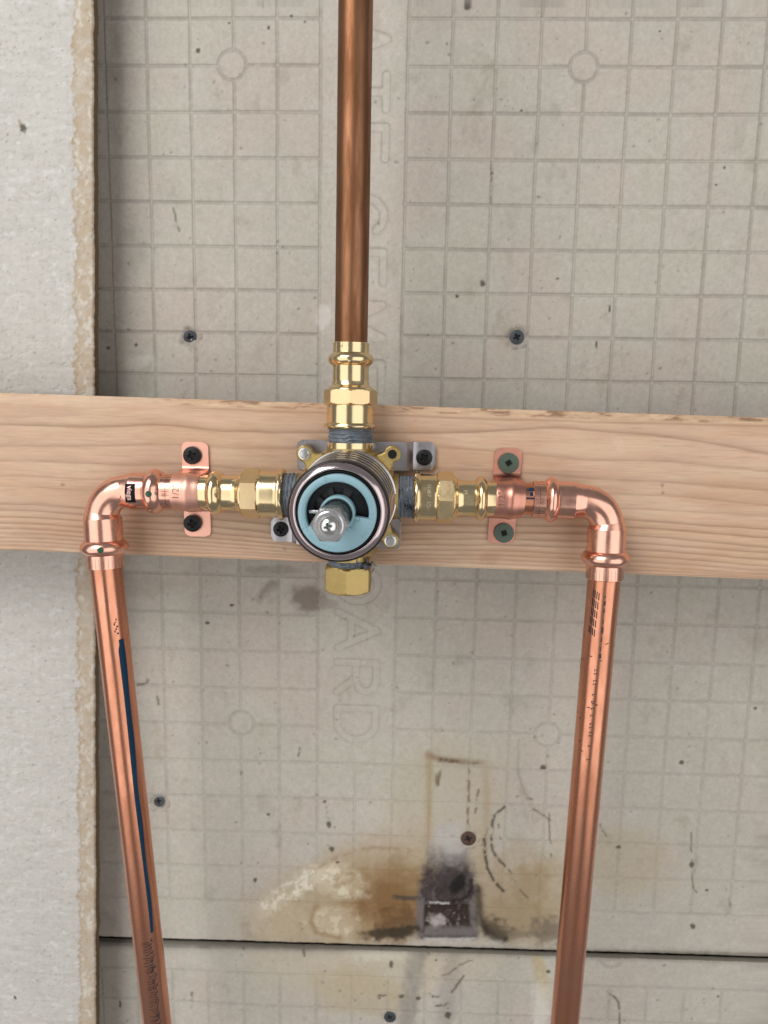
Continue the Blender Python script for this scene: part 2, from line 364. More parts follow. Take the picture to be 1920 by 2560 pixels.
def board_color(X, Z, PX, PY, H, seed=0):
    C = np.tile(BASE, X.shape + (1,)).astype(float)
    C = C * (1 + .16 * (fbm(X / 70, Z / 70, 31 + seed, 4) - .5) + .12 * (fbm(X / 6, Z / 6, 41, 4) - .5))[..., None]
    pk = fbm(X / 34, Z / 34, 51 + seed, 3); C = mixc(C, BASE * np.array([1.03, .955, .94]), sstep(.45, .7, pk) * .45); C = mixc(C, BASE * np.array([.97, 1.0, .96]), sstep(.5, .3, pk) * .5)
    C = mixc(C, (.30, .26, .20), sstep(.62, .85, fbm(X / 12, Z / 18, 61 + seed, 5)) * .35)
    C = mixc(C, (.56, .54, .50), sstep(.68, .85, fbm(X / 9 + Z / 14, Z / 16, 57 + seed, 4)) * .2); C = C * (1 + .16 * (fbm(X / 1.1, Z / 1.1, 58, 2) - .5))[..., None]
    gy, gx = np.gradient(H); C = C * (1 - .26 * np.clip(np.hypot(gx, gy) / .16, 0, 1) * (.7 + .3 * sstep(-250, -20, Z)))[..., None]        # colour darkened where the relief is steep
    return C
def upper_color(X, Z, PX, PY, H):
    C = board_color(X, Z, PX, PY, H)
    P = (PX, PY)
    # smudge below the plank
    smn = sstep(.3, .6, fbm(PX / 20, PY / 20, 3)); stri = .55 + .45 * np.sin((PX + PY) / 9 + 4 * fbm(PX / 40, PY / 40, 4))
    C = mixc(C, (.17, .135, .115), blob(*P, 770, 1492, 48, 34, 10, .45, 7) * (.35 + .4 * smn)); C = mixc(C, (.19, .15, .13), blob(*P, 672, 1478, 34, 26, -30, .4, 9) * .6 * stri)
    C = mixc(C, (.20, .165, .14), blob(*P, 690, 1425, 70, 12, 0, .5, 12) * .4); C = mixc(C, (.24, .2, .17), blob(*P, 815, 1510, 26, 12, 0, .5, 13) * .4)
    C = mixc(C, (.27, .235, .2), blob(*P, 330, 1460, 120, 28, 0, .5, 14) * .3)
    C = mixc(C, (.62, .60, .55), blob(*P, 812, 790, 20, 34, 10, .6, 15, sc=14) * .55)
    C = mixc(C, (.56, .53, .47), blob(*P, 345, 905, 42, 18, 0, .7, 16, sc=14) * .5)
    # the brown water stains round the old outlet
    C = mixc(C, (.36, .26, .13), blob(*P, 900, 2245, 290, 125, -20, .28, 20, .4, 60) * .62)
    C = mixc(C, (.30, .195, .09), blob(*P, 960, 2250, 120, 95, 0, .45, 21, .45, 45) * .7)
    C = mixc(C, (.18, .09, .032), blob(*P, 975, 2260, 76, 84, 12, .6, 22, .6, 30) * .8)
    C = mixc(C, (.32, .235, .12), blob(*P, 1300, 2245, 130, 110, 0, .4, 23, .4, 50) * .65)
    C = mixc(C, (.28, .20, .11), blob(*P, 1275, 2300, 110, 50, 0, .5, 24, .4, 35) * .5)
    C = mixc(C, (.40, .33, .21), blob(*P, 1560, 2160, 130, 80, 15, .4, 25, .5, 60) * .45)
    C = mixc(C, (.42, .36, .24), blob(*P, 1110, 2010, 130, 150, 0, .3, 26, .4, 60) * .4)
    C = mixc(C, (.22, .135, .06), stroke(*P, [(655, 2325), (690, 2255), (770, 2190), (850, 2140), (930, 2120), (1035, 2125)], 5, s=130, brk=.42) * .38)
    C = mixc(C, (.22, .13, .055), blob(*P, 1000, 2200, 60, 50, 30, .8, 131, .5, 18) * .35); C = mixc(C, (.10, .055, .025), blob(*P, 1000, 2310, 60, 34, 0, .9, 132, .5, 14) * .6)
    C = mixc(C, (.25, .16, .07), blob(*P, 1330, 2215, 40, 50, 0, .9, 133, .5, 18) * .35)
    # white crust of minerals
    crust = sstep(.46, .60, fbm(PX / 13, PY / 13, 33, 5))
    C = mixc(C, (.66, .59, .45), blob(*P, 835, 2200, 72, 38, 12, .5, 30, .4, 30) * (.38 + .4 * crust)); C = mixc(C, (.70, .65, .53), blob(*P, 735, 2225, 85, 22, -32, .9, 31, .5, 16) * (.25 + .6 * crust))
    C = mixc(C, (.62, .54, .40), blob(*P, 835, 2305, 62, 36, 0, .5, 34, .4, 26) * (.28 + .4 * crust)); C = mixc(C, (.54, .46, .33), blob(*P, 690, 2290, 60, 60, -30, .6, 35) * .3)
    ring = pdist(PX, PY, [(790, 2265), (778, 2300), (790, 2330), (850, 2343)]); C = mixc(C, (.26, .15, .06), np.exp(-(ring / 7) ** 2) * .6)
    C = mixc(C, (.26, .15, .06), stroke(*P, [(840, 2200), (865, 2180), (885, 2190), (870, 2205), (840, 2215)], 6, s=3) * .45)
    # outline of the old fixing plate
    C = mixc(C, (.20, .12, .06), stroke(*P, [(1072, 1888), (1105, 1898), (1205, 1906)], 8, s=41) * .65); C = mixc(C, (.10, .055, .035), stroke(*P, [(1100, 1899), (1200, 1910)], 4.5, s=42, brk=.48) * .8)
    C = mixc(C, (.33, .23, .11), stroke(*P, [(1072, 1890), (1072, 2120)], 9, s=43) * .5); C = mixc(C, (.33, .235, .13), stroke(*P, [(1215, 1910), (1216, 2060), (1202, 2180)], 12, s=44) * .4)
    C = mixc(C, (.45, .40, .33), blob(*P, 1125, 2030, 42, 105, 0, .15, 45, .2) * .75)
    for a in ([(1172, 1920), (1170, 2070)], [(1102, 1925), (1094, 1962)], [(1196, 1975), (1188, 2030)]): C = mixc(C, (.14, .085, .05), stroke(*P, a, 3.4, s=46, brk=.45) * .75)
    C = mixc(C, (.14, .08, .05), blob(*P, 1093, 1948, 6, 15, 0, .4, 47) * .6)
    # soot and powder of the old outlet
    C = mixc(C, (.43, .41, .385), blob(*P, 1122, 2120, 52, 60, 0, .4, 50, .4, 20) * .75)
    nz = (fbm(PX / 16, PY / 16, 51) - .5); hw = 62 + 14 * sstep(2140, 2240, PY); body = (1 - sstep(-18, 8, np.abs(PX - 1120) - hw + 30 * nz)) * sstep(2105, 2215, PY + 60 * nz + .35 * np.abs(PX - 1130)) * (1 - sstep(2343, 2353, PY + 6 * nz))
    C = mixc(C, (.052, .040, .042), body * (.84 + .16 * fbm(PX / 9, PY / 9, 52)))
    C = mixc(C, (.19, .165, .165), body * sstep(.48, .70, fbm(PX / 9, PY / 9, 53, 5)) * .5)
    C = mixc(C, (.035, .028, .028), blob(*P, 1126, 2210, 50, 52, 0, .5, 54, .5, 14) * .75); C = mixc(C, (.012, .01, .01), blob(*P, 1145, 2212, 16, 26, 35, .4, 55, .4, 12) * .9)
    C = mixc(C, (.018, .013, .012), stroke(*P, [(1068, 2252), (1125, 2256), (1172, 2240), (1178, 2200)], 5, s=56) * .85)
    rect = (1 - sstep(52, 64, np.abs(PX - 1119) + 10 * (fbm(PX / 9, PY / 9, 141) - .5))) * (1 - sstep(23, 34, np.abs(PY - 2293) + 8 * (fbm(PX / 9, PY / 9, 142) - .5))); C = mixc(C, (.030, .017, .013), rect * (.75 + .2 * fbm(PX / 12, PY / 12, 140)))
    C = mixc(C, (.40, .35, .33), rect * blob(*P, 1092, 2306, 22, 15, 0, .5, 57, .4, 9) * .9); C = mixc(C, (.22, .18, .17), rect * sstep(.6, .75, fbm(PX / 7, PY / 9, 58)) * .6)
    C = mixc(C, (.48, .46, .44), stroke(*P, [(1064, 2258), (1120, 2260)], 3.4, s=59, brk=.42) * .9)
    fr = np.minimum(np.minimum(pdist(PX, PY, [(1052, 2255), (1050, 2325)]), pdist(PX, PY, [(1182, 2260), (1186, 2325)])), pdist(PX, PY, [(1050, 2330), (1186, 2330)]))
    C = mixc(C, (.165, .145, .14), (1 - sstep(4, 14, fr)) * (.6 + .4 * fbm(PX / 6, PY / 6, 60))); C = mixc(C, (.50, .48, .46), stroke(*P, [(1062, 2347), (1188, 2347)], 3, s=61) * .7)
    C = mixc(C, (.045, .032, .02), blob(*P, 1235, 2322, 44, 24, 20, .7, 67, .5, 12) * .75); C = mixc(C, (.03, .022, .016), stroke(*P, [(1196, 2220), (1202, 2290), (1222, 2330), (1262, 2346)], 11, s=62) * .8)
    C = mixc(C, (.04, .03, .02), blob(*P, 985, 2332, 75, 15, -6, .7, 63, .4, 14) * .9); C = mixc(C, (.06, .05, .04), blob(*P, 1020, 2245, 34, 7, 4, .6, 64, .4, 10) * .8)
    C = mixc(C, (.12, .095, .07), blob(*P, 1370, 2325, 42, 32, 0, .7, 65, .5, 12) * .65); C = mixc(C, (.15, .12, .08), blob(*P, 1310, 2335, 60, 10, 0, .6, 66, .5, 12) * .55)
    # the two black crescents and their flecks
    K = (.05, .04, .028)
    C = mixc(C, K, stroke(*P, [(1262, 2018), (1236, 2040), (1230, 2075), (1231, 2125), (1262, 2165)], 3.6, s=70, brk=.36) * .85)
    C = mixc(C, K, stroke(*P, [(1211, 2098), (1215, 2150), (1228, 2190), (1258, 2228)], 4.2, s=71, brk=.33) * .95)
    for a in ([(1222, 2055), (1214, 2090)], [(1246, 2060), (1254, 2110)], [(1330, 2020), (1376, 2050)], [(1270, 2170), (1290, 2205)], [(1372, 2035), (1378, 2150)], [(1300, 2225), (1320, 2245)], [(1290, 1990), (1330, 1998)]):
        C = mixc(C, (.12, .10, .07), stroke(*P, a, 2.4, s=72, brk=.47) * .8)
    C = mixc(C, (.28, .26, .22), stroke(*P, [(1297, 1850), (1297, 1940), (1320, 1996)], 3.4, s=73) * .6)
    for cx, cy, rx, ry in ((822, 2062, 6, 8), (829, 2122, 6, 7), (812, 2004, 5, 4), (844, 2155, 5, 3), (671, 2036, 4, 4), (638, 2200, 4, 6), (1359, 1918, 8, 6), (1704, 1906, 6, 5), (1729, 2161, 6, 7), (1888, 1771, 4, 4), (1732, 2316, 7, 6), (1767, 2225, 4, 4), (1545, 2118, 6, 4),
                           (1206, 708, 7, 9), (1394, 696, 4, 3), (1142, 741, 5, 4), (573, 58, 3, 3), (672, 69, 4, 5), (735, 7, 10, 4), (728, 40, 3, 3), (762, 55, 3, 3), (495, 126, 6, 6), (1170, 18, 9, 7), (1650, 78, 3, 3), (1303, 276, 3, 3), (1231, 433, 3, 2), (580, 1513, 6, 3), (518, 1557, 6, 4), (270, 870, 5, 4), (340, 862, 4, 4), (1790, 462, 3, 3), (1811, 420, 3, 4), (1524, 772, 3, 8), (1491, 862, 3, 10)):
        C = mixc(C, (.06, .05, .04), blob(*P, cx, cy, rx, ry, 0, .5, 80, .4, 5) * .85)
    for a, w in (([(434, 520), (440, 550), (448, 577)], 2.6), ([(694, 603), (707, 618)], 3), ([(815, 2010), (820, 2050)], 1.8), ([(1728, 2080), (1730, 2200), (1742, 2230)], 2.2), ([(1815, 2215), (1825, 2265)], 2), ([(337, 1712), (362, 1710), (370, 1700)], 3.4), ([(1500, 2060), (1515, 2090)], 2.4), ([(1228, 400), (1227, 512)], 1.4), ([(750, 1870), (745, 1890)], 2.4), ([(393, 1740), (396, 1762)], 3)):
        C = mixc(C, (.10, .09, .07), stroke(*P, a, w, s=81, brk=.40) * .75)
    C = mixc(C, (.45, .42, .33), blob(*P, 1240, 1880, 90, 40, 0, .6, 85) * .35)
    # dirty lower edge
    C = mixc(C, (.10, .085, .06), np.exp(-np.clip(Z - SEAM(X), 0, 99) / 1.2) * (.35 + .5 * fbm(PX / 25, PY / 25, 86)))
    C = specks(X, Z, C, 1500, -216, 242, -374, 235, 3, .2, .8)
    return C
def lower_color(X, Z, PX, PY, H):
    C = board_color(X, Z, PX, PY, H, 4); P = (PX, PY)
    C = mixc(C, (.50, .43, .31), blob(*P, 900, 2410, 260, 70, 0, .4, 90, .5, 50) * .55); C = mixc(C, (.40, .32, .19), blob(*P, 905, 2480, 110, 60, 10, .5, 91, .5, 40) * .5)
    C = mixc(C, (.60, .56, .46), blob(*P, 960, 2385, 70, 16, 0, .6, 92, .5, 14) * .7); C = mixc(C, (.40, .30, .12), blob(*P, 1352, 2440, 16, 65, -12, .4, 93, .4, 20) * .5)
    C = mixc(C, (.58, .56, .50), blob(*P, 1350, 2520, 22, 70, 0, .5, 94, .4, 20) * .6)
    C = mixc(C, (.19, .18, .165), (1 - sstep(10, 34, np.abs(PX - (1048 - (PY - 2370) * .18) + 26 * (fbm(PX / 22, PY / 22, 95) - .5)))) * (.30 + .45 * fbm(PX / 12, PY / 40, 95))); C = mixc(C, (.23, .21, .18), (1 - sstep(6, 34, np.abs(PX - (1135 - (PY - 2370) * .10) + 30 * (fbm(PX / 22, PY / 22, 93) - .5)))) * .4)
    C = mixc(C, (.08, .065, .05), stroke(*P, [(1085, 2442), (1120, 2435), (1150, 2412), (1180, 2402)], 2.4, s=96, brk=.40) * .65)
    for a in ([(1082, 2490), (1100, 2492)], [(1090, 2515), (1130, 2508)], [(1120, 2520), (1122, 2545)], [(945, 2490), (965, 2488)], [(1130, 2480), (1160, 2440)], [(1518, 2480), (1545, 2505), (1549, 2560)], [(480, 2480), (478, 2520)], [(760, 2370), (762, 2390)]):
        C = mixc(C, (.08, .065, .05), stroke(*P, a, 3, s=97, brk=.4) * .8)
    for cx, cy, rx, ry in ((1004, 2491, 7, 5), (1045, 2496, 6, 5), (978, 2412, 5, 9), (948, 2496, 3, 3), (1090, 2400, 3, 3), (1371, 2430, 5, 5), (1120, 2537, 9, 7), (1795, 2491, 3, 3), (300, 2510, 3, 9)): C = mixc(C, (.07, .06, .045), blob(*P, cx, cy, rx, ry, 0, .5, 98, .4, 6) * .85)
    C = mixc(C, (.11, .10, .085), np.exp(-np.clip(SEAM(X) - 5 - Z, 0, 99) / 1.8) * (.45 + .4 * fbm(PX / 25, PY / 25, 99)))
    return specks(X, Z, C, 380, -216, 242, -480, -378, 5, .2, .8)
xs = axis_coords(-216, 242, .62, -420, 420)
zs = np.concatenate([np.linspace(0, 1, 975) * (235 + 374.0) - 374.0, np.arange(247, 420, 12)])
def up_xf(X, Z):                               # the lower edge follows the slightly sloping seam
    k = np.clip((-200 - Z) / 174.0, 0, 1); return X, Z + k * (SEAM(X) + 374.0 + (fbm(X / 5, X * 0, 2, 3) - .5) * .9)
SCREWS_W = [at(476, 843, D_BACK), at(1292, 843, D_BACK), at(398, 2002, D_BACK), at(1171, 2096, D_BACK)]
def mixrel(g, w, PX, PY):
    if w.a.size: g[w.sl] = g[w.sl] - w.a * sstep(.44, .62, fbm(PX[w.sl] / 13, PY[w.sl] / 13, 33, 5)) * .6
    return g
def up_relief(X, Z, PX, PY):
    g = grid_relief(X, Z, ROWS, COLS_L, COLS_R, CIRC, ZR22, 500, ZR18)
    d = letters(X, Z); g = np.maximum(g, (1 - sstep(1.9, 2.9, d)) * .20); g = g - np.exp(-((d - 3.1) / .45) ** 2) * .10
    for s in SCREWS_W: g = g + np.exp(-(np.hypot(X - s.x, Z - s.z) / 5.2) ** 4) * 1.0 - np.exp(-((np.hypot(X - s.x, Z - s.z) - 6.4) / .9) ** 2) * 1.1 * sstep(.4, .7, fbm(X / 3, Z / 3, 3))
    rc = (1 - sstep(55, 61, np.abs(PX - 1119))) * (1 - sstep(25, 31, np.abs(PY - 2293))); g = g + rc * (2.2 + 1.6 * (fbm(X / 2, Z / 2, 58, 3) - .5))
    hb = (1 - sstep(60, 82, np.abs(PX - 1120))) * sstep(2125, 2190, PY) * (1 - sstep(2330, 2345, PY)) * (1 - rc); g = g + hb * (.7 + 1.6 * (fbm(X / 3, Z / 3, 52, 4) - .5))
    g = mixrel(g, blob(PX, PY, 835, 2200, 72, 38, 12, .5, 30, .4, 30), PX, PY); g = mixrel(g, blob(PX, PY, 835, 2305, 62, 36, 0, .5, 34, .4, 26), PX, PY)
    return g + (fbm(X / 30, Z / 30, 2, 3) - .5) * .8 + (fbm(X / 1.5, Z / 1.5, 6, 2) - .5) * .12
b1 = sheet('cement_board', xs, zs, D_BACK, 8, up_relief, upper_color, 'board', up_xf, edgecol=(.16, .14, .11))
setp(b1, 'large grey cement sheet with grooved grid, pressed lettering and brown stains, behind the plank', 'wall board')
zs2 = np.linspace(-490, 0, 620) ; zs2 = -490 + (zs2 + 490) * (110.0 / 490)
ROWS2 = [at(700, 2433, D_BACK).z - PR * k for k in range(0, 5)]
def low_xf(X, Z): k = np.clip((Z + 420) / 40.0, 0, 1); return X, Z + k * (SEAM(X) + 375 + (fbm(X / 6, X * 0, 7, 3) - .5) * .8)
def low_relief(X, Z, PX, PY):
    ztop = -380.0; g = grid_relief(X, Z, ROWS2, [x + .3 for x in COLS_L], [x + .3 for x in COLS_R], CIRC2, -900, ROWS2[0] + .5, ROWS2[0] + 1)
    g = g + 1.0 * sstep(-382.5, -380.0, Z) ** 2
    s = SW2; g = g + np.exp(-(np.hypot(X - s.x, Z - s.z) / 5) ** 4) * .7
    return g + (fbm(X / 30, Z / 30, 12, 3) - .5) * .8 + (fbm(X / 1.5, Z / 1.5, 6, 2) - .5) * .09
SW2 = at(975, 2542, D_BACK)
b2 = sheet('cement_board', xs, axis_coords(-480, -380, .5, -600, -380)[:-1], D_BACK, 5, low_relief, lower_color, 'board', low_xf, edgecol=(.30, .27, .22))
setp(b2, 'lower grey cement sheet below the dark horizontal joint, at the foot of the wall', 'wall board')
mb = MB(); mb.add([(x, y, z) for x in (-420, 420) for y in (D_BACK - 370 + 26, D_BACK - 370 + 38) for z in (-600, 420)], [(0, 1, 3, 2), (4, 6, 7, 5), (0, 4, 5, 1), (2, 3, 7, 6), (0, 2, 6, 4), (1, 5, 7, 3)])
setp(mb.build('wall', 'joint_backing', None), kind='structure')  # unseen dark backing added to keep the open joint black
# the sheet on the left, in front, with a bare tan strip along its cut edge
def lx(Z): return -189.3 + (Z - 10.2) * .0375
def left_xf(X, Z): r = (fbm(Z / 2.2, Z * 0, 21, 4) - .5) * 1.1 + (fbm(Z / 14, Z * 0, 22, 2) - .5) * .8; k = np.clip(1 + X / 30, 0, 1); return X + lx(Z) + r * k, Z
def left_relief(X, Z, PX, PY):
    rib = (vnoise(X / 22, Z / 1.9, 3) - .5) * .2 + (vnoise(X / 1.5, Z / 30, 13) - .5) * .12 + (fbm(X / 2.0, Z / 1.0, 4, 3) - .5) * .13
    pits = -sstep(.70, .80, fbm(X / 1.6, Z / 1.1, 14, 3)) * -.5
    edge = sstep(-1.6, 0, X) ** 2 * .9
    tan = sstep(-12.5, -11, X + 3 * (fbm(Z / 6, X / 6, 23) - .5)) * .18
    return rib + pits + edge + tan * (.6 + .8 * fbm(X / 2, Z / 2, 33)) + (fbm(X / 40, Z / 40, 2, 2) - .5) * .8
def left_color(X, Z, PX, PY, H):
    C = np.tile(np.array([.51, .487, .447]), X.shape + (1,)) * (1 + .13 * (fbm(X / 14, Z / 3.0, 71, 4) - .5) + .10 * (fbm(X / 50, Z / 50, 72) - .5))[..., None]
    C = mixc(C, (.40, .375, .33), sstep(.56, .76, fbm(X / 3.5, Z / 1.6, 75, 4)) * .45); C = mixc(C, (.66, .66, .66), sstep(.6, .8, fbm(X / 5, Z / 2.5, 76, 3)) * .35)
    w = 9.8 + 7.0 * (fbm(Z / 9, Z * 0, 24, 3) - .5) + 4.5 * (fbm(Z / 2.2, X / 3, 25, 3) - .5) + 1.2
    t = sstep(-w - .7, -w + .7, X); C = mixc(C, (.44, .35, .25), t * (.55 + .35 * sstep(.35, .6, fbm(X / 3, Z / 3, 26, 4)))); C = mixc(C, (.60, .56, .49), t * sstep(.55, .7, fbm(X / 3.4, Z / 4.5, 27, 4)) * .7)
    C = mixc(C, (.33, .23, .13), t * np.exp(-((X + w - .4) / .9) ** 2) * .5); C = mixc(C, (.20, .15, .09), sstep(-.9, 0, X) * .6)
    C = mixc(C, (.09, .08, .055), blob(PX, PY, 57, 320, 8, 12, -35, .6, 28, .4, 6) * .9); C = mixc(C, (.30, .24, .15), blob(PX, PY, 50, 305, 5, 8, 0, .5, 29, .4, 5) * .7)
    C = mixc(C, (.05, .05, .045), blob(PX, PY, 38, 2494, 3, 5, -30, .3, 28, .4, 6) * .9)
    return specks(X, Z, C, 900, -78, 0, -450, 240, 9, .2, .6, (.16, .13, .10))
b3 = sheet('cement_board', np.concatenate([np.arange(-240, -78, 10), np.arange(-78, .01, .5)]), axis_coords(-440, 236, .62, -560, 400), D_LEFT, 6.5, left_relief, left_color, 'board', left_xf, edgecol=(.15, .105, .06))
setp(b3, 'pale left-hand cement sheet in front, with a ragged tan strip along its cut edge', 'wall board')

# ------------------------------------------------------------------ the plank
PA = math.atan2(-6.0, 420.0)                   # it slopes slightly down to the right
pzt = at(960, 1013, D_PLANK); pzb = at(960, 1412, D_PLANK); PH = pzt.z - pzb.z
GR = [  # grain lines: height as a fraction from the top at several x fractions (photo left edge = 0, right edge = 1); strength
    ([(0, .195), (.06, .20), (.13, .195), (.18, .18), (.21, .165), (.24, .168), (.28, .195), (.35, .19), (.5, .17), (.6, .15), (.73, .10), (.85, .13), (.93, .17), (1, .23)], .8),
    ([(0, .335), (.12, .315), (.22, .285), (.3, .30), (.45, .27), (.58, .24), (.66, .26), (.75, .29), (.88, .285), (1, .33)], .5),
    ([(0, .42), (.15, .425), (.25, .405), (.34, .43), (.48, .40), (.6, .38), (.7, .39), (.8, .41), (.9, .415), (1, .445)], .5),
    ([(0, .52), (.14, .525), (.26, .505), (.36, .53), (.5, .50), (.62, .49), (.75, .50), (.9, .50), (1, .535)], .45),
    ([(0, .585), (.1, .595), (.25, .60), (.38, .62), (.5, .59), (.65, .575), (.8, .585), (.9, .59), (1, .60)], .4),
    ([(0, .70), (.12, .71), (.25, .695), (.33, .70), (.42, .73), (.5, .69), (.65, .665), (.8, .655), (1, .68)], .75),
    ([(0, .74), (.12, .75), (.25, .74), (.34, .765), (.45, .79), (.53, .74), (.66, .72), (.8, .705), (.9, .71), (1, .735)], .8),
    ([(0, .785), (.12, .79), (.25, .785), (.35, .82), (.45, .84), (.55, .785), (.66, .765), (.8, .75), (.9, .765), (1, .795)], .8),
    ([(0, .825), (.12, .83), (.25, .83), (.34, .855), (.45, .875), (.55, .83), (.66, .805), (.8, .80), (.9, .81), (1, .83)], .75),
    ([(0, .86), (.12, .865), (.25, .865), (.36, .89), (.45, .905), (.55, .865), (.66, .845), (.8, .84), (.9, .85), (1, .875)], .75),
    ([(0, .89), (.12, .893), (.25, .895), (.36, .915), (.47, .93), (.55, .90), (.66, .88), (.8, .885), (.9, .89), (1, .915)], .7),
    ([(0, .918), (.12, .92), (.25, .922), (.36, .938), (.47, .95), (.55, .93), (.66, .912), (.8, .915), (.9, .925), (1, .945)], .7),
    ([(0, .944), (.12, .945), (.25, .947), (.4, .962), (.55, .954), (.66, .94), (.8, .945), (1, .97)], .65),
    ([(0, .968), (.12, .969), (.3, .972), (.45, .978), (.6, .968), (.8, .97), (1, .985)], .6)]
PX0, PX1 = at(0, 1180, D_PLANK).x, at(1920, 1230, D_PLANK).x
def plank_xf(X, Z): c, s = math.cos(PA), math.sin(PA); cz = (pzt.z + pzb.z) / 2; x0 = pzt.x; return x0 + (X - x0) * c - Z * s, cz + (X - x0) * s + Z * c
def plank_fields(X, Z):
    u = (X - PX0) / (PX1 - PX0); v = .5 - Z / PH + (fbm(X / 28, Z / 30, 101, 2) - .5) * .012; late = np.zeros(X.shape)
    for pts, st in GR:
        a = np.array(pts); yy = np.interp(u, a[:, 0], a[:, 1]); yy = (np.interp(u - .02, a[:, 0], a[:, 1]) + yy + np.interp(u + .02, a[:, 0], a[:, 1])) / 3
        d = (v - yy) * PH; w = np.where(d < 0, 1.0, .34) * (1 + .35 * (v < .5)); late = np.maximum(late, st * np.exp(-np.abs(d / w) ** 1.2) * (.7 + .5 * fbm(X / 30, Z / 9, 102)))
    return u, v, late
def plank_relief(X, Z, PX, PY):
    u, v, late = plank_fields(X, Z); e = sstep(.045, 0, v) * 1.6 * (.5 + fbm(X / 7, Z / 1.5, 103, 4)) + sstep(.988, 1, v) * .8
    return e + (fbm(X / 3, Z / .5, 104, 2) - .5) * .05 + late * .06
def plank_color(X, Z, PX, PY, H):
    u, v, late = plank_fields(X, Z)
    C = np.tile(np.array([.55, .372, .258]), X.shape + (1,)) * (1 + .30 * (fbm(X / 90, Z / 14, 110) - .5) + .16 * (fbm(X / 14, Z / .8, 111, 4) - .5))[..., None]
    C = mixc(C, (.60, .44, .30), sstep(.45, .65, fbm(X / 40, Z / 6, 112)) * .6); C = mixc(C, (.52, .32, .20), sstep(.45, .7, fbm(X / 60, Z / 9, 113)) * .55); C = mixc(C, (.40, .26, .165), sstep(.58, .8, fbm(X / 16, Z / .55, 118, 4)) * .4)
    C = mixc(C, (.21, .115, .065), late * .76)
    n = fbm(X / 9, Z / 2, 114, 5); top = (1 - sstep(.03, .055, v + .02 * (n - .5)))
    C = mixc(C, (.50, .32, .19), top * .55); C = mixc(C, (.20, .11, .06), top * sstep(.52, .66, n) * .75 * sstep(.12, .25, u)); C = mixc(C, (.62, .46, .30), top * sstep(.45, .3, n) * .6)
    C = mixc(C, (.30, .17, .09), np.exp(-((v - .058 - .01 * (fbm(X / 30, Z * 0, 5) - .5)) / .007) ** 2) * .5 * sstep(.2, .3, u))
    C = mixc(C, (.64, .47, .34), blob(PX, PY, 180, 1000, 260, 14, 1, .4, 115) * .5)
    for cx, cy, rx, ry in ((712, 1372, 4, 4), (1656, 1212, 4, 6), (1657, 1232, 3, 5), (157, 1212, 6, 4), (1040, 1052, 2, 2), (1225, 1395, 25, 14)):
        C = mixc(C, (.22, .13, .09), blob(PX, PY, cx, cy, rx, ry, 0, .5, 116, .5, 5) * (.25 if rx > 20 else .6))
    for k in range(3): C = mixc(C, (.64, .50, .38), stroke(PX, PY, [(1530 + k * 9, 1095), (1550 + k * 5, 1130)], 3, s=117 + k) * .3)
    return C
pl = sheet('wood_plank', axis_coords(PX0 - 8, PX1 + 8, .7, -400, 380), np.linspace(-PH / 2, PH / 2, 250), D_PLANK, 38, plank_relief, plank_color, 'wood', plank_xf, edgecol=(.42, .28, .18))
setp(pl, 'pale planed softwood plank fixed horizontally across the wall behind the brass valve', 'plank')

# ------------------------------------------------------------------ screws
def screw_mesh(name, m, R, kind, rot=0, dome=.7):
    mb = MB(); seg, nr = 72, 22; vs = []; fs = []; dk = []
    for j in range(nr + 1):
        r = R * (j / nr); 
        for k in range(seg):
            a = 2 * PI * k / seg; x, z = r * math.cos(a), r * math.sin(a); c, s = math.cos(rot), math.sin(rot); p, q = abs(x * c + z * s), abs(-x * s + z * c)
            h = -dome * (1 - (r / R) ** 2) - .35
            if kind == 'cross':
                lo, hi = min(p, q), max(p, q); dep = (1 - sm(R * .11, R * .17, lo)) * (1 - sm(R * .42, R * .56, hi)); dep = max(dep, 1 - sm(R * .20, R * .30, math.hypot(x, z)))
                h += dep * .9 * (1 - .3 * hi / R); deep = dep > .6
            else: dq = 1 - sm(R * .24, R * .29, max(p, q)); h += dq * .9; deep = dq > .6
            vs.append((x, h, z)); dk.append(deep)
    for j in range(nr):
        for k in range(seg): fs.append((j * seg + k, (j + 1) * seg + k, (j + 1) * seg + (k + 1) % seg, j * seg + (k + 1) % seg))
    n = len(vs); vs += [(R * math.cos(2 * PI * k / seg), .0, R * math.sin(2 * PI * k / seg)) for k in range(seg)] + [(R * .45 * math.cos(2 * PI * k / seg), R * .55, R * .45 * math.sin(2 * PI * k / seg)) for k in range(seg)]
    for k in range(seg):
        fs.append((nr * seg + k, n + k, n + (k + 1) % seg, nr * seg + (k + 1) % seg)); fs.append((n + k, n + seg + k, n + seg + (k + 1) % seg, n + (k + 1) % seg))
    mb.add(vs, fs); mb.mi = [1 if all(i < len(dk) and dk[i] for i in f) else 0 for f in fs]; o = mb.build(name, m, extra=('recess_shade',)); return o  # shallow recess faces coloured black as painted shade
protos = {}
def screw(px, py, D, m, R, kind, rot, label, group, dy=0, tilt=0, cat='screw', dome=.7):
    key = (m, R, kind, rot)
    o = screw_mesh('screw', m, R, kind, rot, dome); p = at(px, py, D); o.location = Vector((p.x, p.y + dy, p.z)) * MM
    if tilt: o.rotation_euler = (math.radians(tilt), 0, math.radians(tilt * .6))
    return setp(o, label, cat, group)
screw(480, 1138.7, D_PLANK - 2.4, 'screw', 4.85, 'cross', .35, 'black cross-head screw in the upper tab of the left bright copper strap', 'black screws')
screw(481.7, 1308, D_PLANK - 2.4, 'screw', 4.8, 'cross', .15, 'black cross-head screw in the lower tab of the left bright copper strap', 'black screws', -.6, 6)
screw(1061, 1144, D_PLANK - 2.1, 'screw', 4.35, 'cross', .62, 'black cross-head screw in the steel bracket tab right of the valve', 'black screws')
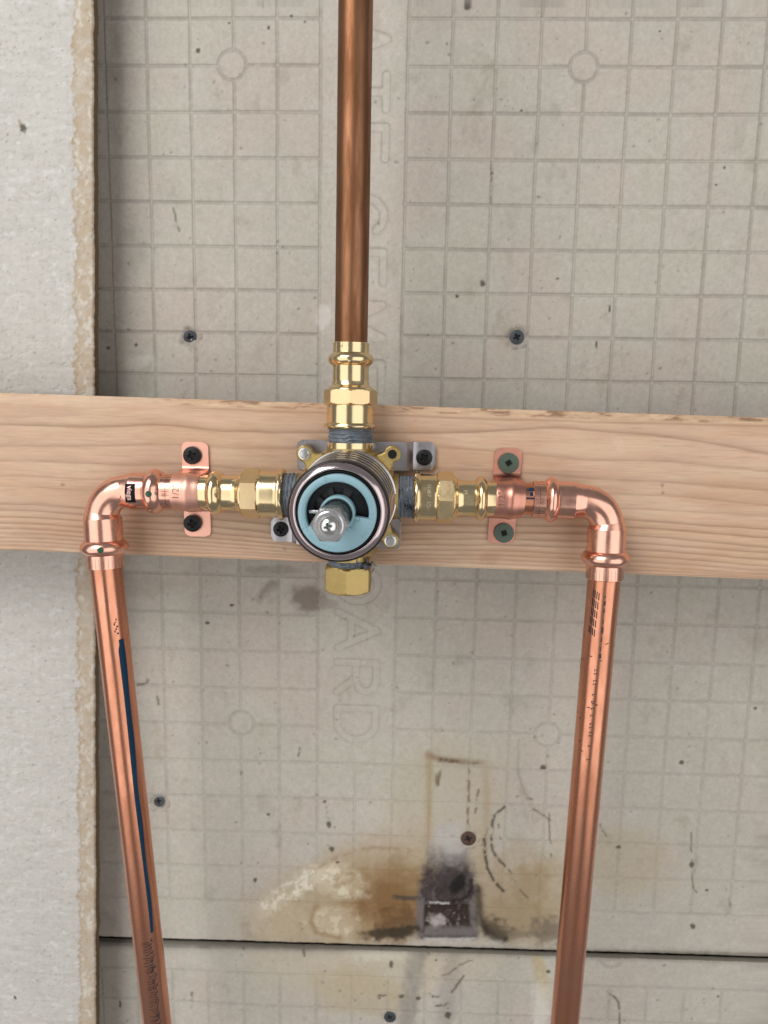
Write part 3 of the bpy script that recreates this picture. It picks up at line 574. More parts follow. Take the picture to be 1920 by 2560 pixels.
screw(702, 1323, D_PLANK - 2.1, 'screw', 4.2, 'cross', .25, 'black cross-head screw in the steel bracket tab lower left of the valve', 'black screws')
screw(1272, 1158, D_PLANK - 2.4, 'screwgreen', 5.45, 'square', .6, 'green square-drive screw in the upper tab of the right browned copper strap', 'green screws', dome=.35)
screw(1260, 1332.5, D_PLANK - 2.4, 'screwgreen', 5.35, 'square', .35, 'green square-drive screw in the lower tab of the right browned copper strap', 'green screws', dome=.35)
screw(476, 843, D_BACK + .9, 'screwgrey', 4.3, 'cross', .3, 'dark sunken wall screw in the cement board left of the vertical pipe, above the plank', 'wall screws', tilt=12)
screw(1292, 843, D_BACK + .7, 'screwgrey', 4.5, 'cross', .45, 'grey wall screw in the cement board right of the vertical pipe, above the plank', 'wall screws')
screw(398, 2002, D_BACK + .6, 'screwgrey', 3.9, 'cross', .3, 'blurred dark wall screw beside the lower left copper pipe', 'wall screws', tilt=-14)
screw(1171, 2096, D_BACK + .4, 'screwrust', 5.2, 'cross', .4, 'rusty brown wall screw just above the sooty outlet stain', 'wall screws')
screw(975, 2542, D_BACK + .6, 'screwgrey', 4.3, 'cross', .5, 'grey wall screw at the bottom edge, below the dark horizontal joint', 'wall screws')

# ------------------------------------------------------------------ copper pipes
RP = 8.35
def noise_r(a, t, r): return r * (1 + .0035 * math.sin(3 * a + t * .05) + .002 * math.sin(7 * a - t * .11))
def pipe(name, p0, p1, m, label):
    root = empty('copper_pipe', p0, label, 'pipe'); mb = MB(); L = (p1 - p0).length
    lathe(mb, p0, p1 - p0, [(L * k / 60, RP) for k in range(61)], seg=72, rfun=noise_r); mb.build('tube', m, root); return root
topA = Vector((VX, 0, at(878, 868, D_AX).z - 6)); topB = Vector((at(890, 0, D_AX).x, 0, 340.0)); topB.x = VX + (topB.x - VX) * 1.4
pt = pipe('top', topA, topB, 'copper_dark', 'dark tarnished vertical copper pipe rising from the top of the valve')
L0, L1 = at(264, 1412, 366), at(393, 2560, 383); dL = (L1 - L0).normalized(); L1 = L0 + dL * ((L1 - L0).length + 70)
R0, R1 = at(1511, 1440, 366), at(1412, 2560, 386); dR = (R1 - R0).normalized(); R1 = R0 + dR * ((R1 - R0).length + 70)
plf = pipe('left', L0 - dL * 6, L1, 'copper_pipe', 'bright lower left copper pipe with a long blue painted stripe')
prt = pipe('right', R0 - dR * 6, R1, 'copper_pipe', 'bright lower right copper pipe with rows of black printed bars')
mb = MB()                                      # a short nipple showing between strap and elbow
sh = empty('copper_pipe', (at(1300, 1243, D_AX).x, 0, VZ), 'short horizontal copper pipe stub with a blue mark between right strap and elbow', 'pipe')
lathe(mb, (at(1225, 1243, D_AX).x, 0, VZ + .3), (1, 0, 0), [(0, RP), (at(1345, 1243, D_AX).x - at(1225, 1243, D_AX).x, RP)], 64); mb.build('tube', 'copper_pipe', sh)
sl = empty('copper_pipe', (at(470, 1230, D_AX).x, 0, VZ), 'short horizontal copper pipe stub inside the left strap', 'pipe')
mb = MB(); lathe(mb, (at(420, 1230, D_AX).x, 0, VZ), (1, 0, 0), [(0, RP), (at(505, 1230, D_AX).x - at(420, 1230, D_AX).x, RP)], 64); mb.build('tube', 'copper_pipe', sl)
mb = MB()                                      # blue handwriting on the stub
for b0, b1, w in ((5.2, 6.2, 5), (2.5, 4.6, 2.2), (0.8, 1.8, 6), (6.3, 7.2, 3)):
    wrap(mb, *patch(-w / 2 + .3, w / 2 - .2, b0, b1, 4, 4), (at(1322, 1243, D_AX).x, 0, VZ + .3), (1, 0, 0), RP, 0, 0, lift=.05)
mb.build('blue_mark', 'inkblue', sh)
# blue stripe on the left pipe (to the right of its front)
def on_pipe(p0, d, px, py):                    # distance along the pipe of a pixel row
    best = min(range(0, 400), key=lambda t: abs(proj(*[np.array(c) for c in (p0 + d * t)])[1] - py)); return best
mb = MB(); ta, tb = on_pipe(L0, dL, 0, 1590), on_pipe(L0, dL, 0, 2310)
d_, u_, v_ = frame(dL); sgn = 1 if v_.x > 0 else -1
n = 60; vs = []; fs = []
for k in range(n + 1):
    q = k / n; t = ta + (tb - ta) * q; ph0 = (.60 + .03 * math.sin(q * 9) + .06 * q); ph1 = ph0 + .44 - .22 * q + .03 * math.sin(q * 23)
    if q < .02: ph0 += .1
    for j in range(5):
        ph = sgn * (ph0 + (ph1 - ph0) * j / 4); vs.append(L0 + d_ * t + (u_ * math.cos(ph) + v_ * math.sin(ph)) * (RP + .07))
fs = [(k * 5 + j, (k + 1) * 5 + j, (k + 1) * 5 + j + 1, k * 5 + j + 1) for k in range(n) for j in range(4)]
mb.add(vs, fs); mb.build('blue_stripe', 'inkblue', plf)
mb = MB(); r_ = random.Random(3)               # faded handwriting-like print below the stripe and above it
tc, td = on_pipe(L0, dL, 0, 2330), L1
t = tc
while t < tc + 120:
    h = r_.uniform(.6, 2.6); wdt = r_.uniform(.3, .8); off = r_.uniform(-.8, .8)
    wrap(mb, *patch(0, wdt, off, off + h, 1, 3), L0 + dL * t, dL, RP, sgn * .68, 0 if sgn > 0 else PI); wrap(mb, *patch(0, r_.uniform(1.0, 2.2), off, off + .35, 2, 1), L0 + dL * t, dL, RP, sgn * .68, 0 if sgn > 0 else PI)
    wrap(mb, *patch(0, .28, 1.6, 1.6 + r_.uniform(2, 5.0), 1, 4), L0 + dL * (t + .5), dL, RP, sgn * .72, 0 if sgn > 0 else PI, lift=.05)
    t += r_.uniform(1.0, 2.2)
for k in range(7): wrap(mb, *patch(0, r_.uniform(.5, 1.3), -.9 + (k % 3) * .6 + r_.uniform(-.4, .2), -.2 + (k % 3) * .6, 1, 1), L0 + dL * (on_pipe(L0, dL, 0, 1540) + k * 1.3), dL, RP, sgn * .62, 0 if sgn > 0 else PI)
setp(mb.build('printed_line', 'ink', plf), kind='stuff')
# black bars and worn print on the right pipe (left of its front)
d_, u_, v_ = frame(dR); sg = -1 if v_.x > 0 else 1
def rp_px(py): return on_pipe(R0, dR, 0, py)
mb = MB()
for j, (y0, y1) in enumerate(((1473, 1491), (1494, 1513), (1517, 1534), (1540, 1556), (1561, 1580))):
    for k in range(4):
        ph = sg * (.50 + .125 * k + .02 * j); wrap(mb, *patch(rp_px(y0) + k * -.5, rp_px(y1) + k * -.5, -.28, .28, 4, 2), R0, dR, RP, ph)
setp(mb.build('printed_bars', 'ink', prt), kind='stuff')
mb = MB(); r_ = random.Random(5)
for y0, y1, w in ((1476, 1482, .5), (1488, 1500, 1.0), (1508, 1515, .7), (1537, 1543, .6), (1552, 1568, 1.2), (1578, 1590, .6), (1600, 1612, .5), (1620, 1628, 1.3)):
    wrap(mb, *patch(rp_px(y0), rp_px(y1) + .5, -w / 2, w / 2, 2, 2), R0, dR, RP, sg * .12)
for y in (1660, 1668, 1685, 1693, 1718, 1735, 1742, 1752, 1772, 1790, 1800, 1812, 1822, 1845, 1880):
    wrap(mb, *patch(rp_px(y), rp_px(y) + 1.2, -.7, -.35, 1, 1), R0, dR, RP, sg * (.30 + r_.uniform(-.03, .03))); wrap(mb, *patch(rp_px(y), rp_px(y) + .35, -.9, .9, 1, 2), R0, dR, RP, sg * (.30))
for y in range(1590, 1900, 9):
    wrap(mb, *patch(rp_px(y), rp_px(y) + .5, -r_.uniform(.3, 1.3), r_.uniform(.3, 1.3), 1, 2), R0, dR, RP, sg * (.78 + r_.uniform(-.05, .05)), r_.uniform(-.4, .4))
setp(mb.build('worn_print', 'inkgrey', prt), kind='stuff')

# ------------------------------------------------------------------ copper press elbows
def elbow(side, label):
    ax = Vector((0, 0, VZ)); h = -1 if side == 'left' else 1            # direction away from the valve
    P0, d = (L0, dL) if side == 'left' else (R0, dR)
    # corner: where the pipe line meets the height of the horizontal axis (seen from the front)
    tt = (VZ - P0.z) / d.z; Cn = P0 + d * tt; Cn.y = Cn.y * .3
    xin = (at(439, 1230, D_AX) if side == 'left' else at(1330, 1243, D_AX)).x
    X = lambda px: abs(at(px, 1235, D_AX).x - xin)
    if side == 'left': b0, b1, cup1 = X(409), X(370), X(330)
    else: b0, b1, cup1 = X(1362), X(1392), X(1438)
    A = Vector((xin, 0, VZ + (0 if side == 'left' else .3))); RB = 13.5
    dh = (Cn - A).normalized(); dv = (P0 - Cn).normalized(); ang = math.acos(dh.dot(dv)); tl = RB * math.tan(ang / 2)
    La = (Cn - A).length - tl; end = P0 + (dv * 1.5); Lb = (end - Cn).length - tl
    pts = []; ss = []; s = 0
    for k in range(61): pts.append(A + dh * (La * k / 60)); ss.append(La * k / 60)
    c0 = A + dh * La; nrm = (dv - dh * dv.dot(dh)).normalized(); ctr = c0 + nrm * RB; al = RB * ang
    for k in range(1, 37): a = ang * k / 36; pts.append(ctr - nrm * RB * math.cos(a) + dh * RB * math.sin(a)); ss.append(La + al * k / 36)
    c1 = pts[-1]
    for k in range(1, 61): pts.append(c1 + dv * (Lb * k / 60)); ss.append(La + al + Lb * k / 60)
    T = ss[-1]
    prof = [(0, 9.15), (.25, 9.5)] + [(b0 - .2, 9.45)] + bead(b0, b1, 9.5, 11.9, 9.7)[1:] + [(b1 + .8, 9.75), (cup1 - 1, 9.85), (cup1 + 2.8, 8.75), (max(La + 1, cup1 + 3.6), 8.5)]
    sl_ = 7.2; bw = 7.6; cu = 11.5
    prof += [(T - sl_ - bw - cu - 3.5, 8.55), (T - sl_ - bw - cu, 9.75), (T - sl_ - bw - .8, 9.8)] + bead(T - sl_ - bw, T - sl_, 9.8, 12.4, 9.6) + [(T - sl_ + .3, 9.55), (T - .3, 9.5), (T, 9.1)]
    tp = [p[0] for p in prof]; rp = [p[1] for p in prof]; assert all(b > a for a, b in zip(tp[:-1], tp[1:])), (side, tp)
    # resample so that every profile point has a ring
    allS = sorted(set([round(x, 4) for x in ss] + [round(x, 4) for x in tp])); allS = [x for x in allS if 0 <= x <= T + 1e-6]
    P2 = []; Rr = []
    for x in allS:
        i = min(max(np.searchsorted(ss, x), 1), len(ss) - 1); q = (x - ss[i - 1]) / (ss[i] - ss[i - 1] + 1e-9); P2.append(pts[i - 1].lerp(pts[i], q)); Rr.append(float(np.interp(x, tp, rp)))
    root = empty('copper_elbow', Cn, label, 'pipe elbow'); mb = MB(); sweep(mb, P2, Rr, 80); mb.build('bend', 'copper', root, 30)
    mb = MB()                                  # stamped tick marks round both crimped rims
    r_ = random.Random(4 if h < 0 else 9)
    for k in range(14):
        ph = -1.5 + k * .23 + r_.uniform(-.05, .05)
        wrap(mb, *patch(.8, b0 - .6, -.10, .10, 1, 1), A, dh, 9.5, ph, lift=.04); wrap(mb, *patch(-6.2, -.6, -.09, .09, 1, 1), end, dv, 9.5, ph * .9, lift=.04)
    for b in (-3, 2.2): wrap(mb, *patch(b0 * .45, b0 * .48, -9, 8, 1, 20), A, dh, 9.5, 0, lift=.045)
    vs, fs = text_mesh('ISI' if h < 0 else 'W', 3.4); wrap(mb, vs, fs, A + dh * (b0 * .55), dh, 9.5, 0, -PI / 2 * h, lift=.06)
    setp(mb.build('stamped_marks', 'mark', root), kind='stuff')
    return root, A, dh, b0, b1, cup1, end, dv
el, A, dh, b0, b1, cup1, endl, dvl = elbow('left', 'bright copper press elbow on the left, with a small black printed label')
mb = MB(); tl = X_ = abs(at(342, 1235, D_AX).x - A.x)
wrap(mb, *patch(-2.6, 2.6, -5.1, 5.1, 1, 14), A + dh * tl, dh, 9.8, 0, lift=.07); lab = mb.build('printed_label', 'label', el)
mb = MB(); vs, fs = text_mesh('viega', 3.9, .05); d_, u_, v_ = frame(dh); rr = PI / 2
wrap(mb, vs, fs, A + dh * (tl + .2), dh, 9.8, 0, rr, lift=.12)
mb.build('lettering', 'labelink', lab)
def dot(oo, d, R_, ph, rad):
    o2 = Vector(oo); d_, u_, v_ = frame(d); mb = MB(); vs = []; fs = []
    for j in range(5):
        for k in range(20):
            r = rad * j / 4 * (1 + .06 * math.sin(3 * k)); a, b = r * math.cos(k * PI / 10), r * math.sin(k * PI / 10); q = ph + b / R_; vs.append(o2 + d_ * a + (u_ * math.cos(q) + v_ * math.sin(q)) * (R_ + .12 - a * a * .13))
    fs = [(j * 20 + k, j * 20 + (k + 1) % 20, (j + 1) * 20 + (k + 1) % 20, (j + 1) * 20 + k) for j in range(4) for k in range(20)]
    mb.add(vs, fs); mb.build('green_dot', 'inkgreen', el)
dot(A + dh * ((b0 + b1) / 2), dh, 11.9, 0, 1.7); dot(endl - dvl * 11.0, dvl, 12.4, -.25, 1.6)
er, A2, dh2, c0, c1, cup2, endr, dvr = elbow('right', 'bright copper press elbow on the right, without a label')

# ------------------------------------------------------------------ brass press adapters
def adapter(o, d, ts, R, n, rot, label, group='brass press adapters'):
    """ts: flange, collar, nut, neck, bead, sleeve limits measured along d from the valve outwards"""
    f0, f1, c1_, h1, nk, be, en = ts
    root = empty('press_adapter', Vector(o) + Vector(d) * f0, label, 'pipe fitting', group)
    mb = MB(); pr = [(f0, 11.6), (f0 + .15, 12.9)] + [(f0 + (f1 - f0) * q, 12.6 + 1.05 * math.sin(PI * q) ** .7) for q in (.15, .3, .5, .7, .85)] + [(f1, 12.3), (f1 + .6, 12.25), (c1_ - .8, 12.25), (c1_, 12.0)]
    lathe(mb, o, d, interp(pr, .8), 96); mb.build('collar', 'brass', root, 28)
    mb = MB(); nut(mb, o, d, c1_ - .01, h1, R, n, rot, .9); mb.build('nut', 'brass_matt', root, 22)
    mb = MB(); pr = interp([(h1 - .5, 12.1), (h1 + .1, 11.9), (h1 + 2.6, 9.75), (h1 + 4.5, 9.25), (nk - .8, 9.25), (nk, 9.4)], .5) + bead(nk, be, 9.4, 11.75, 9.4)[1:] + [(be + .5, 9.3), (en - .3, 9.3), (en, 8.9)]
    lathe(mb, o, d, pr, 96); mb.build('press_socket', 'brass', root, 28)
    return root
o = (VX, 0, VZ); Xd = lambda px: at(px, 1240, D_AX).x
tL = [VX - Xd(p) for p in (713, 697, 652, 608, 559, 524, 498)]; tR = [Xd(p) - VX for p in (1034, 1050, 1091, 1133, 1187, 1215, 1243)]; tT = [at(877, p, D_AX).z - VZ for p in (1071, 1057, 1012, 974, 915, 883, 857)]
aL = adapter((VX, 0, VZ), (-1, 0, 0), tL, 13.4, 6, PI / 6, 'brass press adapter between the valve and the left copper strap')
aR = adapter((VX, 0, VZ), (1, 0, 0), tR, 13.9, 8, 0.0, 'brass press adapter between the valve and the right copper strap')
aT = adapter((VX, 0, VZ), (0, 0, 1), tT, 13.9, 8, .06, 'brass press adapter above the valve at the foot of the dark vertical pipe')
def marks(root, o, d, R, items, m='mark'):
    mb = MB()
    for s, size, t, ph, rot in items:
        vs, fs = text_mesh(s, size); wrap(mb, vs, fs, Vector(o) + Vector(d) * t, d, R, ph, rot, lift=.05)
    setp(mb.build('stamped_marks', m, root), kind='stuff')
marks(aR, o, (1, 0, 0), 12.25, [('1/2x1/2', 2.6, (tR[1] + tR[2]) / 2, .35, -PI / 2), ('-81-8/7', 2.6, (tR[1] + tR[2]) / 2, -.45, -PI / 2)], 'markbrass')
marks(aR, o, (1, 0, 0), 9.28, [('M', 3.2, (tR[3] + tR[4]) / 2, -.45, -PI / 2), ('N', 3, tR[5] + 3.2, .5, -PI / 2)], 'markbrass')
marks(aL, o, (-1, 0, 0), 9.28, [('LX', 3.2, (tL[3] + tL[4]) / 2, -.35, PI / 2)], 'markbrass')
marks(aL, o, (-1, 0, 0), 12.25, [('1/2', 2.4, (tL[1] + tL[2]) / 2, -.5, PI / 2)], 'markbrass')
marks(aT, o, (0, 0, 1), 9.28, [('M', 3.0, tT[5] + 3.2, -.5 , PI / 2), ], 'mark')

# ------------------------------------------------------------------ pipe straps
def strap(xc, m, label, skew, zt, zb, w=14.6):
    root = empty('pipe_strap', (xc, D_PLANK - 370, VZ), label, 'pipe strap', 'copper pipe straps'); yf = D_PLANK - 370 - 1.3; R = 10.0
    path = []                                   # (y, z, ridge) from the top tab to the bottom tab
    for k in range(14): path.append((yf, zt + (VZ + R + 3.0 - zt) * k / 13, 0))
    for k in range(1, 8): a = k / 7; path.append((yf - 3.0 * (1 - math.cos(a * PI / 2)), VZ + R + 3.0 - 2.6 * math.sin(a * PI / 2), a * .3))
    y1 = path[-1][0]; a0 = math.atan2(path[-1][1] - VZ, -y1)
    for k in range(37): a = PI * .5 - PI * k / 36; path.append((-R * math.cos(a), VZ + R * math.sin(a), 1))
    path = path[:21] + path[21:]
    for k in range(7): a = 1 - k / 7; path.append((yf - 3.0 * (1 - math.cos(a * PI / 2)), VZ - R - 3.0 + 2.6 * math.sin(a * PI / 2), a * .3))
    for k in range(14): path.append((yf, VZ - R - 3.0 + (zb - VZ + R + 3.0) * k / 13, 0))
    nx = 17; top = []; n = len(path)
    def row(i, off):
        y, z, rg = path[i]; p = path[max(i - 1, 0)]; q = path[min(i + 1, n - 1)]; ty, tz = q[0] - p[0], q[1] - p[1]; l = math.hypot(ty, tz) or 1; ny, nz = -abs(0) + tz / l, -ty / l
        if (ny, nz) and (ny * (y - 30) + nz * (z - VZ)) < 0: ny, nz = -ny, -nz
        e = min(abs(z - zt), abs(z - zb)) if rg == 0 else 99; rc = 3.2; cut = rc - math.sqrt(max(rc * rc - (rc - e) ** 2, 0)) if e < rc else 0
        out = []
        for j in range(nx):
            s = -1 + 2 * j / (nx - 1); ww = w / 2 - cut; bulge = rg * .75 * math.exp(-((s - .15) / .30) ** 2) - rg * .35 * abs(s) ** 6
            out.append((xc + s * ww + skew * (z - VZ) / 20, y + ny * (off + bulge), z + nz * (off + bulge)))
        return out
    mb = MB(); vs = []
    for i in range(n): vs += row(i, 0.0)
    for i in range(n): vs += row(i, -1.1)
    fs = []; N0 = n * nx
    for i in range(n - 1):
        for j in range(nx - 1):
            a = i * nx + j; fs.append((a, a + 1, a + nx + 1, a + nx)); fs.append((N0 + a, N0 + a + nx, N0 + a + nx + 1, N0 + a + 1))
        for j in (0, nx - 1): a = i * nx + j; fs.append((a, a + nx, N0 + a + nx, N0 + a))
    for i in (0, n - 1):
        for j in range(nx - 1): a = i * nx + j; fs.append((a, a + 1, N0 + a + 1, N0 + a))
    mb.add(vs, fs); mb.build('band', m, root, 40)
    return root
zt1, zb1 = at(480, 1104, D_PLANK).z, at(485, 1340, D_PLANK).z; zt2, zb2 = at(1272, 1120, D_PLANK).z, at(1260, 1357, D_PLANK).z
xc1 = (at(467.5, 1235, 361).x * .55 + at(482, 1220, D_PLANK).x * .45); xc2 = (at(1274, 1240, 361).x * .6 + at(1266, 1240, D_PLANK).x * .4)
s1 = strap(xc1, 'strap', 'bright pink copper strap held by two black screws, over the left fitting', -.3, zt1, zb1)
s2 = strap(xc2, 'strap_dark', 'browned copper strap held by two green screws, over the right fitting', .95, zt2, zb2)
for root, xc, px in ((s1, xc1, -3.6), (s2, xc2, -4.6)):
    mb = MB(); vs, fs = text_mesh('1/2"', 5.0); wrap(mb, vs, fs, (xc + px, 0, VZ), (1, 0, 0), 10.05, -.10, PI / 2, lift=.10); mb.build('stamped_size', 'mark', root)

# ------------------------------------------------------------------ the shower valve
V = empty('shower_valve', (VX, D_PLANK - 370, VZ), 'brass shower valve with pale blue dial and chrome threaded collar on a steel bracket', 'valve')
AX = (0, -1, 0); o = Vector((VX, 0, VZ))
# cast body: hub, four ports, four ears
mb = MB(); lathe(mb, o, AX, interp([(-12, 20), (-11, 22), (2, 25.2), (8, 25.2), (9, 24.4), (10.2, 24.2)], 1), 96, u=(0, 0, 1))
mb2 = MB()
for d, Lq in (((1, 0, 0), Xd(996) - VX), ((-1, 0, 0), VX - Xd(748)), ((0, 0, 1), at(877, 1114, D_AX).z - VZ), ((0, 0, -1), VZ - at(877, 1396, D_AX).z)):
    lathe(mb, o, d, [(0, 15.5), (Lq - 4.2, 15.0), (Lq - 3.2, 14.3), (Lq - 2.6, 12.0), (Lq, 11.8)], 64)
    x = 1 if d[0] or d[2] else 1
hb = 18.5
extrude(mb, rrect(VX - 21.5, VZ - 21.5, VX + 21.5, VZ + 21.5, 6, 8), -3.0, 6, 1.2)
body = mb.build('valve_body', 'cast', V, 40)
ears = {'ul': at(761.5, 1134, 366), 'ur': at(981, 1135.5, 366), 'lr': at(976, 1351, 366)}
ears['ll'] = Vector((2 * VX - ears['lr'].x - 0, 0, ears['lr'].z))
def hull_circles(c1, r1, c2, r2, n=18, waist=0):
    d = (c2 - c1); L = d.length; a = math.atan2(d.y, d.x); b = math.acos((r1 - r2) / L); out = []
    for k in range(n + 1): t = a - b + 2 * b * k / n; out.append((c2.x + r2 * math.cos(t), c2.y + r2 * math.sin(t)))
    for k in range(n + 1): t = a + b + (2 * PI - 2 * b) * k / n; out.append((c1.x + r1 * math.cos(t), c1.y + r1 * math.sin(t)))
    return out
def ear_outline(c, r=4.3, neck=3.6):
    """ear: a disc on a short waisted web growing out of the hub, counter-clockwise"""
    cc = Vector((c.x, c.z)); h = Vector((VX, VZ)); d = (cc - h).normalized(); nrm = Vector((-d.y, d.x)); L = (cc - h).length; out = []
    prof = [(L - 16.5, 16), (L - 12.5, 13.0), (L - 9.8, 10.0), (L - 7.6, 7.2), (L - 5.6, 5.0), (L - 3.9, 4.0)]
    for t, w in prof: out.append(h + d * t - nrm * w)
    for k in range(19): a = -2.15 + 4.3 * k / 18; out.append(cc + d * r * math.cos(a) + nrm * r * math.sin(a))
    for t, w in prof[::-1]: out.append(h + d * t + nrm * w)
    return [(p.x, p.y) for p in out]
for k, c in ears.items():
    mb = MB(); extrude(mb, ear_outline(c), -4.5, 1.5, .7); mb.build('mounting_ear', 'cast', V, 25)
    mb = MB()
    if k == 'ur': lathe(mb, (c.x, -4.62, c.z), (0, 1, 0), [(0, 2.35), (.02, 0.01)], 32, caps=False); mb.build('screw_hole_shade', 'recess_shade', V); mb = MB(); lathe(mb, (c.x, -4.4, c.z), AX, [(0, 2.9), (.3, 2.75), (.32, 2.4), (0, 2.3)], 40, caps=False); mb.build('hole_rim', 'cast', V)  # flat black disc paints the dark of the empty hole
    else:
        lathe(mb, (c.x, -4.4, c.z), AX, [(0, 3.15), (.5, 3.1), (.6, 2.35), (2.4, 2.25), (2.9, 1.9), (3.0, .05)], 40); mb.build('bolt', 'zinc', V, 30)
# turned brass rings at the ports, then the sealant-wrapped threads
mb = MB()
lathe(mb, o, (0, 0, 1), [(at(877, 1115, D_AX).z - VZ - 1, 12.0), (at(877, 1106, D_AX).z - VZ, 12.0)], 64); mb.build('turned_ring', 'brass', V)
def threads(d, t0, t1, seed, r0=11.0):
    r_ = random.Random(seed); ph = [r_.uniform(0, 6) for _ in range(6)]; mb = MB(); n = int((t1 - t0) / .22)
    def rf(a, t, r): return r + .32 * math.sin(t * 2 * PI / 1.95 + a * .5) + .16 * math.sin(5 * a + ph[0] + t) + .12 * math.sin(11 * a + ph[1] - t * 2.3) + .10 * math.sin(23 * a + ph[2] + t * 4)
    lathe(mb, o, d, [(t0 + (t1 - t0) * k / n, r0) for k in range(n + 1)], 110, rfun=rf); mb.build('sealant_threads', 'tape', V, 60)
threads((0, 0, 1), at(877, 1107, D_AX).z - VZ, tT[0] + .5, 1, 11.1); threads((1, 0, 0), Xd(994) - VX, tR[0] + .5, 2, 10.8); threads((-1, 0, 0), VX - Xd(750), tL[0] + .5, 3, 11.0); 
zn0, zn1 = VZ - at(876, 1411, D_AX).z, VZ - at(876, 1476, D_AX).z
threads((0, 0, -1), zn0 - 7, zn0 + .5, 4, 10.6)
def shards(c, rad, n, seed, m='tapeblack', sz=1.0):
    r_ = random.Random(seed); mb = MB()
    for k in range(n):
        p = Vector(c) + Vector((r_.gauss(0, rad[0]), r_.gauss(0, rad[1]), r_.gauss(0, rad[2]))); pts = [p]; dd = Vector((r_.uniform(-1, 1), r_.uniform(-.6, .6), r_.uniform(-1, 1))).normalized()
        for q in range(5): dd = (dd + Vector((r_.uniform(-.8, .8), r_.uniform(-.8, .8), r_.uniform(-.8, .8)))).normalized(); pts.append(pts[-1] + dd * r_.uniform(.3, .8) * sz)
        sweep(mb, pts, [.10, .24 * sz, .30 * sz, .26 * sz, .2 * sz, .08], 7, u=(.3, -1, .2))
    return setp(mb.build('sealant_shreds', m, V, 60), kind='stuff')
shards((Xd(1026), -10.6, at(1028, 1262, D_AX).z), (1.2, .4, 2.0), 16, 1); shards((Xd(1028), -10.8, at(1030, 1255, D_AX).z), (1.2, .4, 2.4), 18, 2, 'tape')
shards((Xd(992), -9.6, at(990, 1222, D_AX).z), (1.0, .3, .5), 8, 3)
shards((Xd(922), -7, at(925, 1398, D_AX).z), (2.2, 1.0, 1.0), 26, 5); shards((Xd(895), -10, at(895, 1402, D_AX).z), (5.0, .6, .8), 26, 6, 'tape', 1.2); shards((Xd(930), -3, at(932, 1100, D_AX).z), (.4, .8, 1.6), 9, 8, 'tape')
# capped lower outlet
mb = MB(); nut(mb, o, (0, 0, -1), zn0, zn1, 13.6, 6, 0.03, 1.5); pg = mb.build('outlet_plug', 'cast', V, 22); 
# threaded plated collar
mb = MB(); pr = [(9.0, 24.9), (11.5, 24.9), (11.8, 23.0)]; t = 12.0
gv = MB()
for q in range(5):                             # shallow threads with grooves coloured dark for shade and grime, each a little smaller than the one behind
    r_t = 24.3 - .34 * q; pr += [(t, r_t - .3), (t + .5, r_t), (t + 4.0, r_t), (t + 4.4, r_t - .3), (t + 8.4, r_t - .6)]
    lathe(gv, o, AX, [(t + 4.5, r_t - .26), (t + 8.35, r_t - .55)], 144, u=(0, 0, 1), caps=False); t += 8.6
pr += [(t + .3, 22.2), (56.5, 21.9)]
lathe(mb, o, AX, pr, 144, u=(0, 0, 1)); mb.build('threaded_collar', 'thread', V, 30); setp(gv.build('thread_groove_shade', 'groove_shade', V), kind='stuff')
mb = MB(); lathe(mb, o, AX, [(59.4 + 1.3 * math.cos(a), 22.1 + .75 * math.sin(a)) for a in [2 * PI * k / 14 for k in range(15)]], 144, u=(0, 0, 1), caps=False); mb.build('o_ring', 'rubber', V)
mb = MB(); r_ = random.Random(2)
pr = [(57, 20.0), (57.0, 21.7), (58.6, 22.0), (60.6, 21.95), (61.4, 21.5), (61.9, 20.9), (62.7, 19.8), (62.95, 19.3), (62.8, 18.9), (61.9, 18.6), (57.0, 18.55)]
lathe(mb, o, AX, pr, 144, u=(0, 0, 1), caps=False, rfun=lambda a, t, r: r + (.10 * math.sin(2 * a + .6) if t > 61 else 0)); mb.build('trim_ring', 'chrome', V, 50)
mb = MB(); lathe(mb, o, AX, [(50, 18.5), (62.6, 18.4), (63.0, 18.15), (63.0, 17.9), (62.3, 17.7), (50, 17.6)], 128, u=(0, 0, 1), caps=False); mb.build('rubber_gasket', 'rubber', V)
mb = MB(); lathe(mb, o, AX, [(57.0, 17.8), (57.2, .02)], 96, caps=False); mb.build('cartridge_face', 'black', V)
def ringpart(mb, o, AXu, r0, r1, t0, t1, a0, a1, n=64, bev=.25):
    """an annular sector, angles in degrees counter-clockwise from the right as seen by the viewer"""
    vs = []; prof = [(t0, r0), (t1 - bev, r0), (t1, r0 + bev), (t1, r1 - bev), (t1 - bev, r1), (t0, r1)]
    for k in range(n + 1):
        a = math.radians(a0 + (a1 - a0) * k / n)
        for t, r in prof: vs.append((o.x + r * math.cos(a), o.y - t, o.z + r * math.sin(a)))
    m_ = len(prof); fs = [(k * m_ + j, k * m_ + (j + 1) % m_, (k + 1) * m_ + (j + 1) % m_, (k + 1) * m_ + j) for k in range(n) for j in range(m_)]
    if abs(a1 - a0) < 359.9: fs += [tuple(range(m_)), tuple(range(n * m_, (n + 1) * m_))[::-1]]
    mb.add(vs, fs)
DT = 66.0                                      # front of the dial
for k in range(4):
    a = (206, 150, 112, 66)[k]; mb = MB(); ringpart(mb, o, None, 6.5, 12.4, 57, 59.5, a - 7 - 4 * (k == 3), a + 7 + 4 * (k == 3), 6, .3); mb.build('cartridge_rib', 'blackgear', V)
mb = MB(); ringpart(mb, o, None, 11.6, 13.9, 57, 60.5, 40, 215, 60, .3)
for k in range(46): a = 44 + k * 3.7; ringpart(mb, o, None, 11.0, 13.4, 60.4, 61.0, a, a + 1.7, 1, .1)
mb.build('toothed_ring', 'blackgear', V, 30)
dial = None
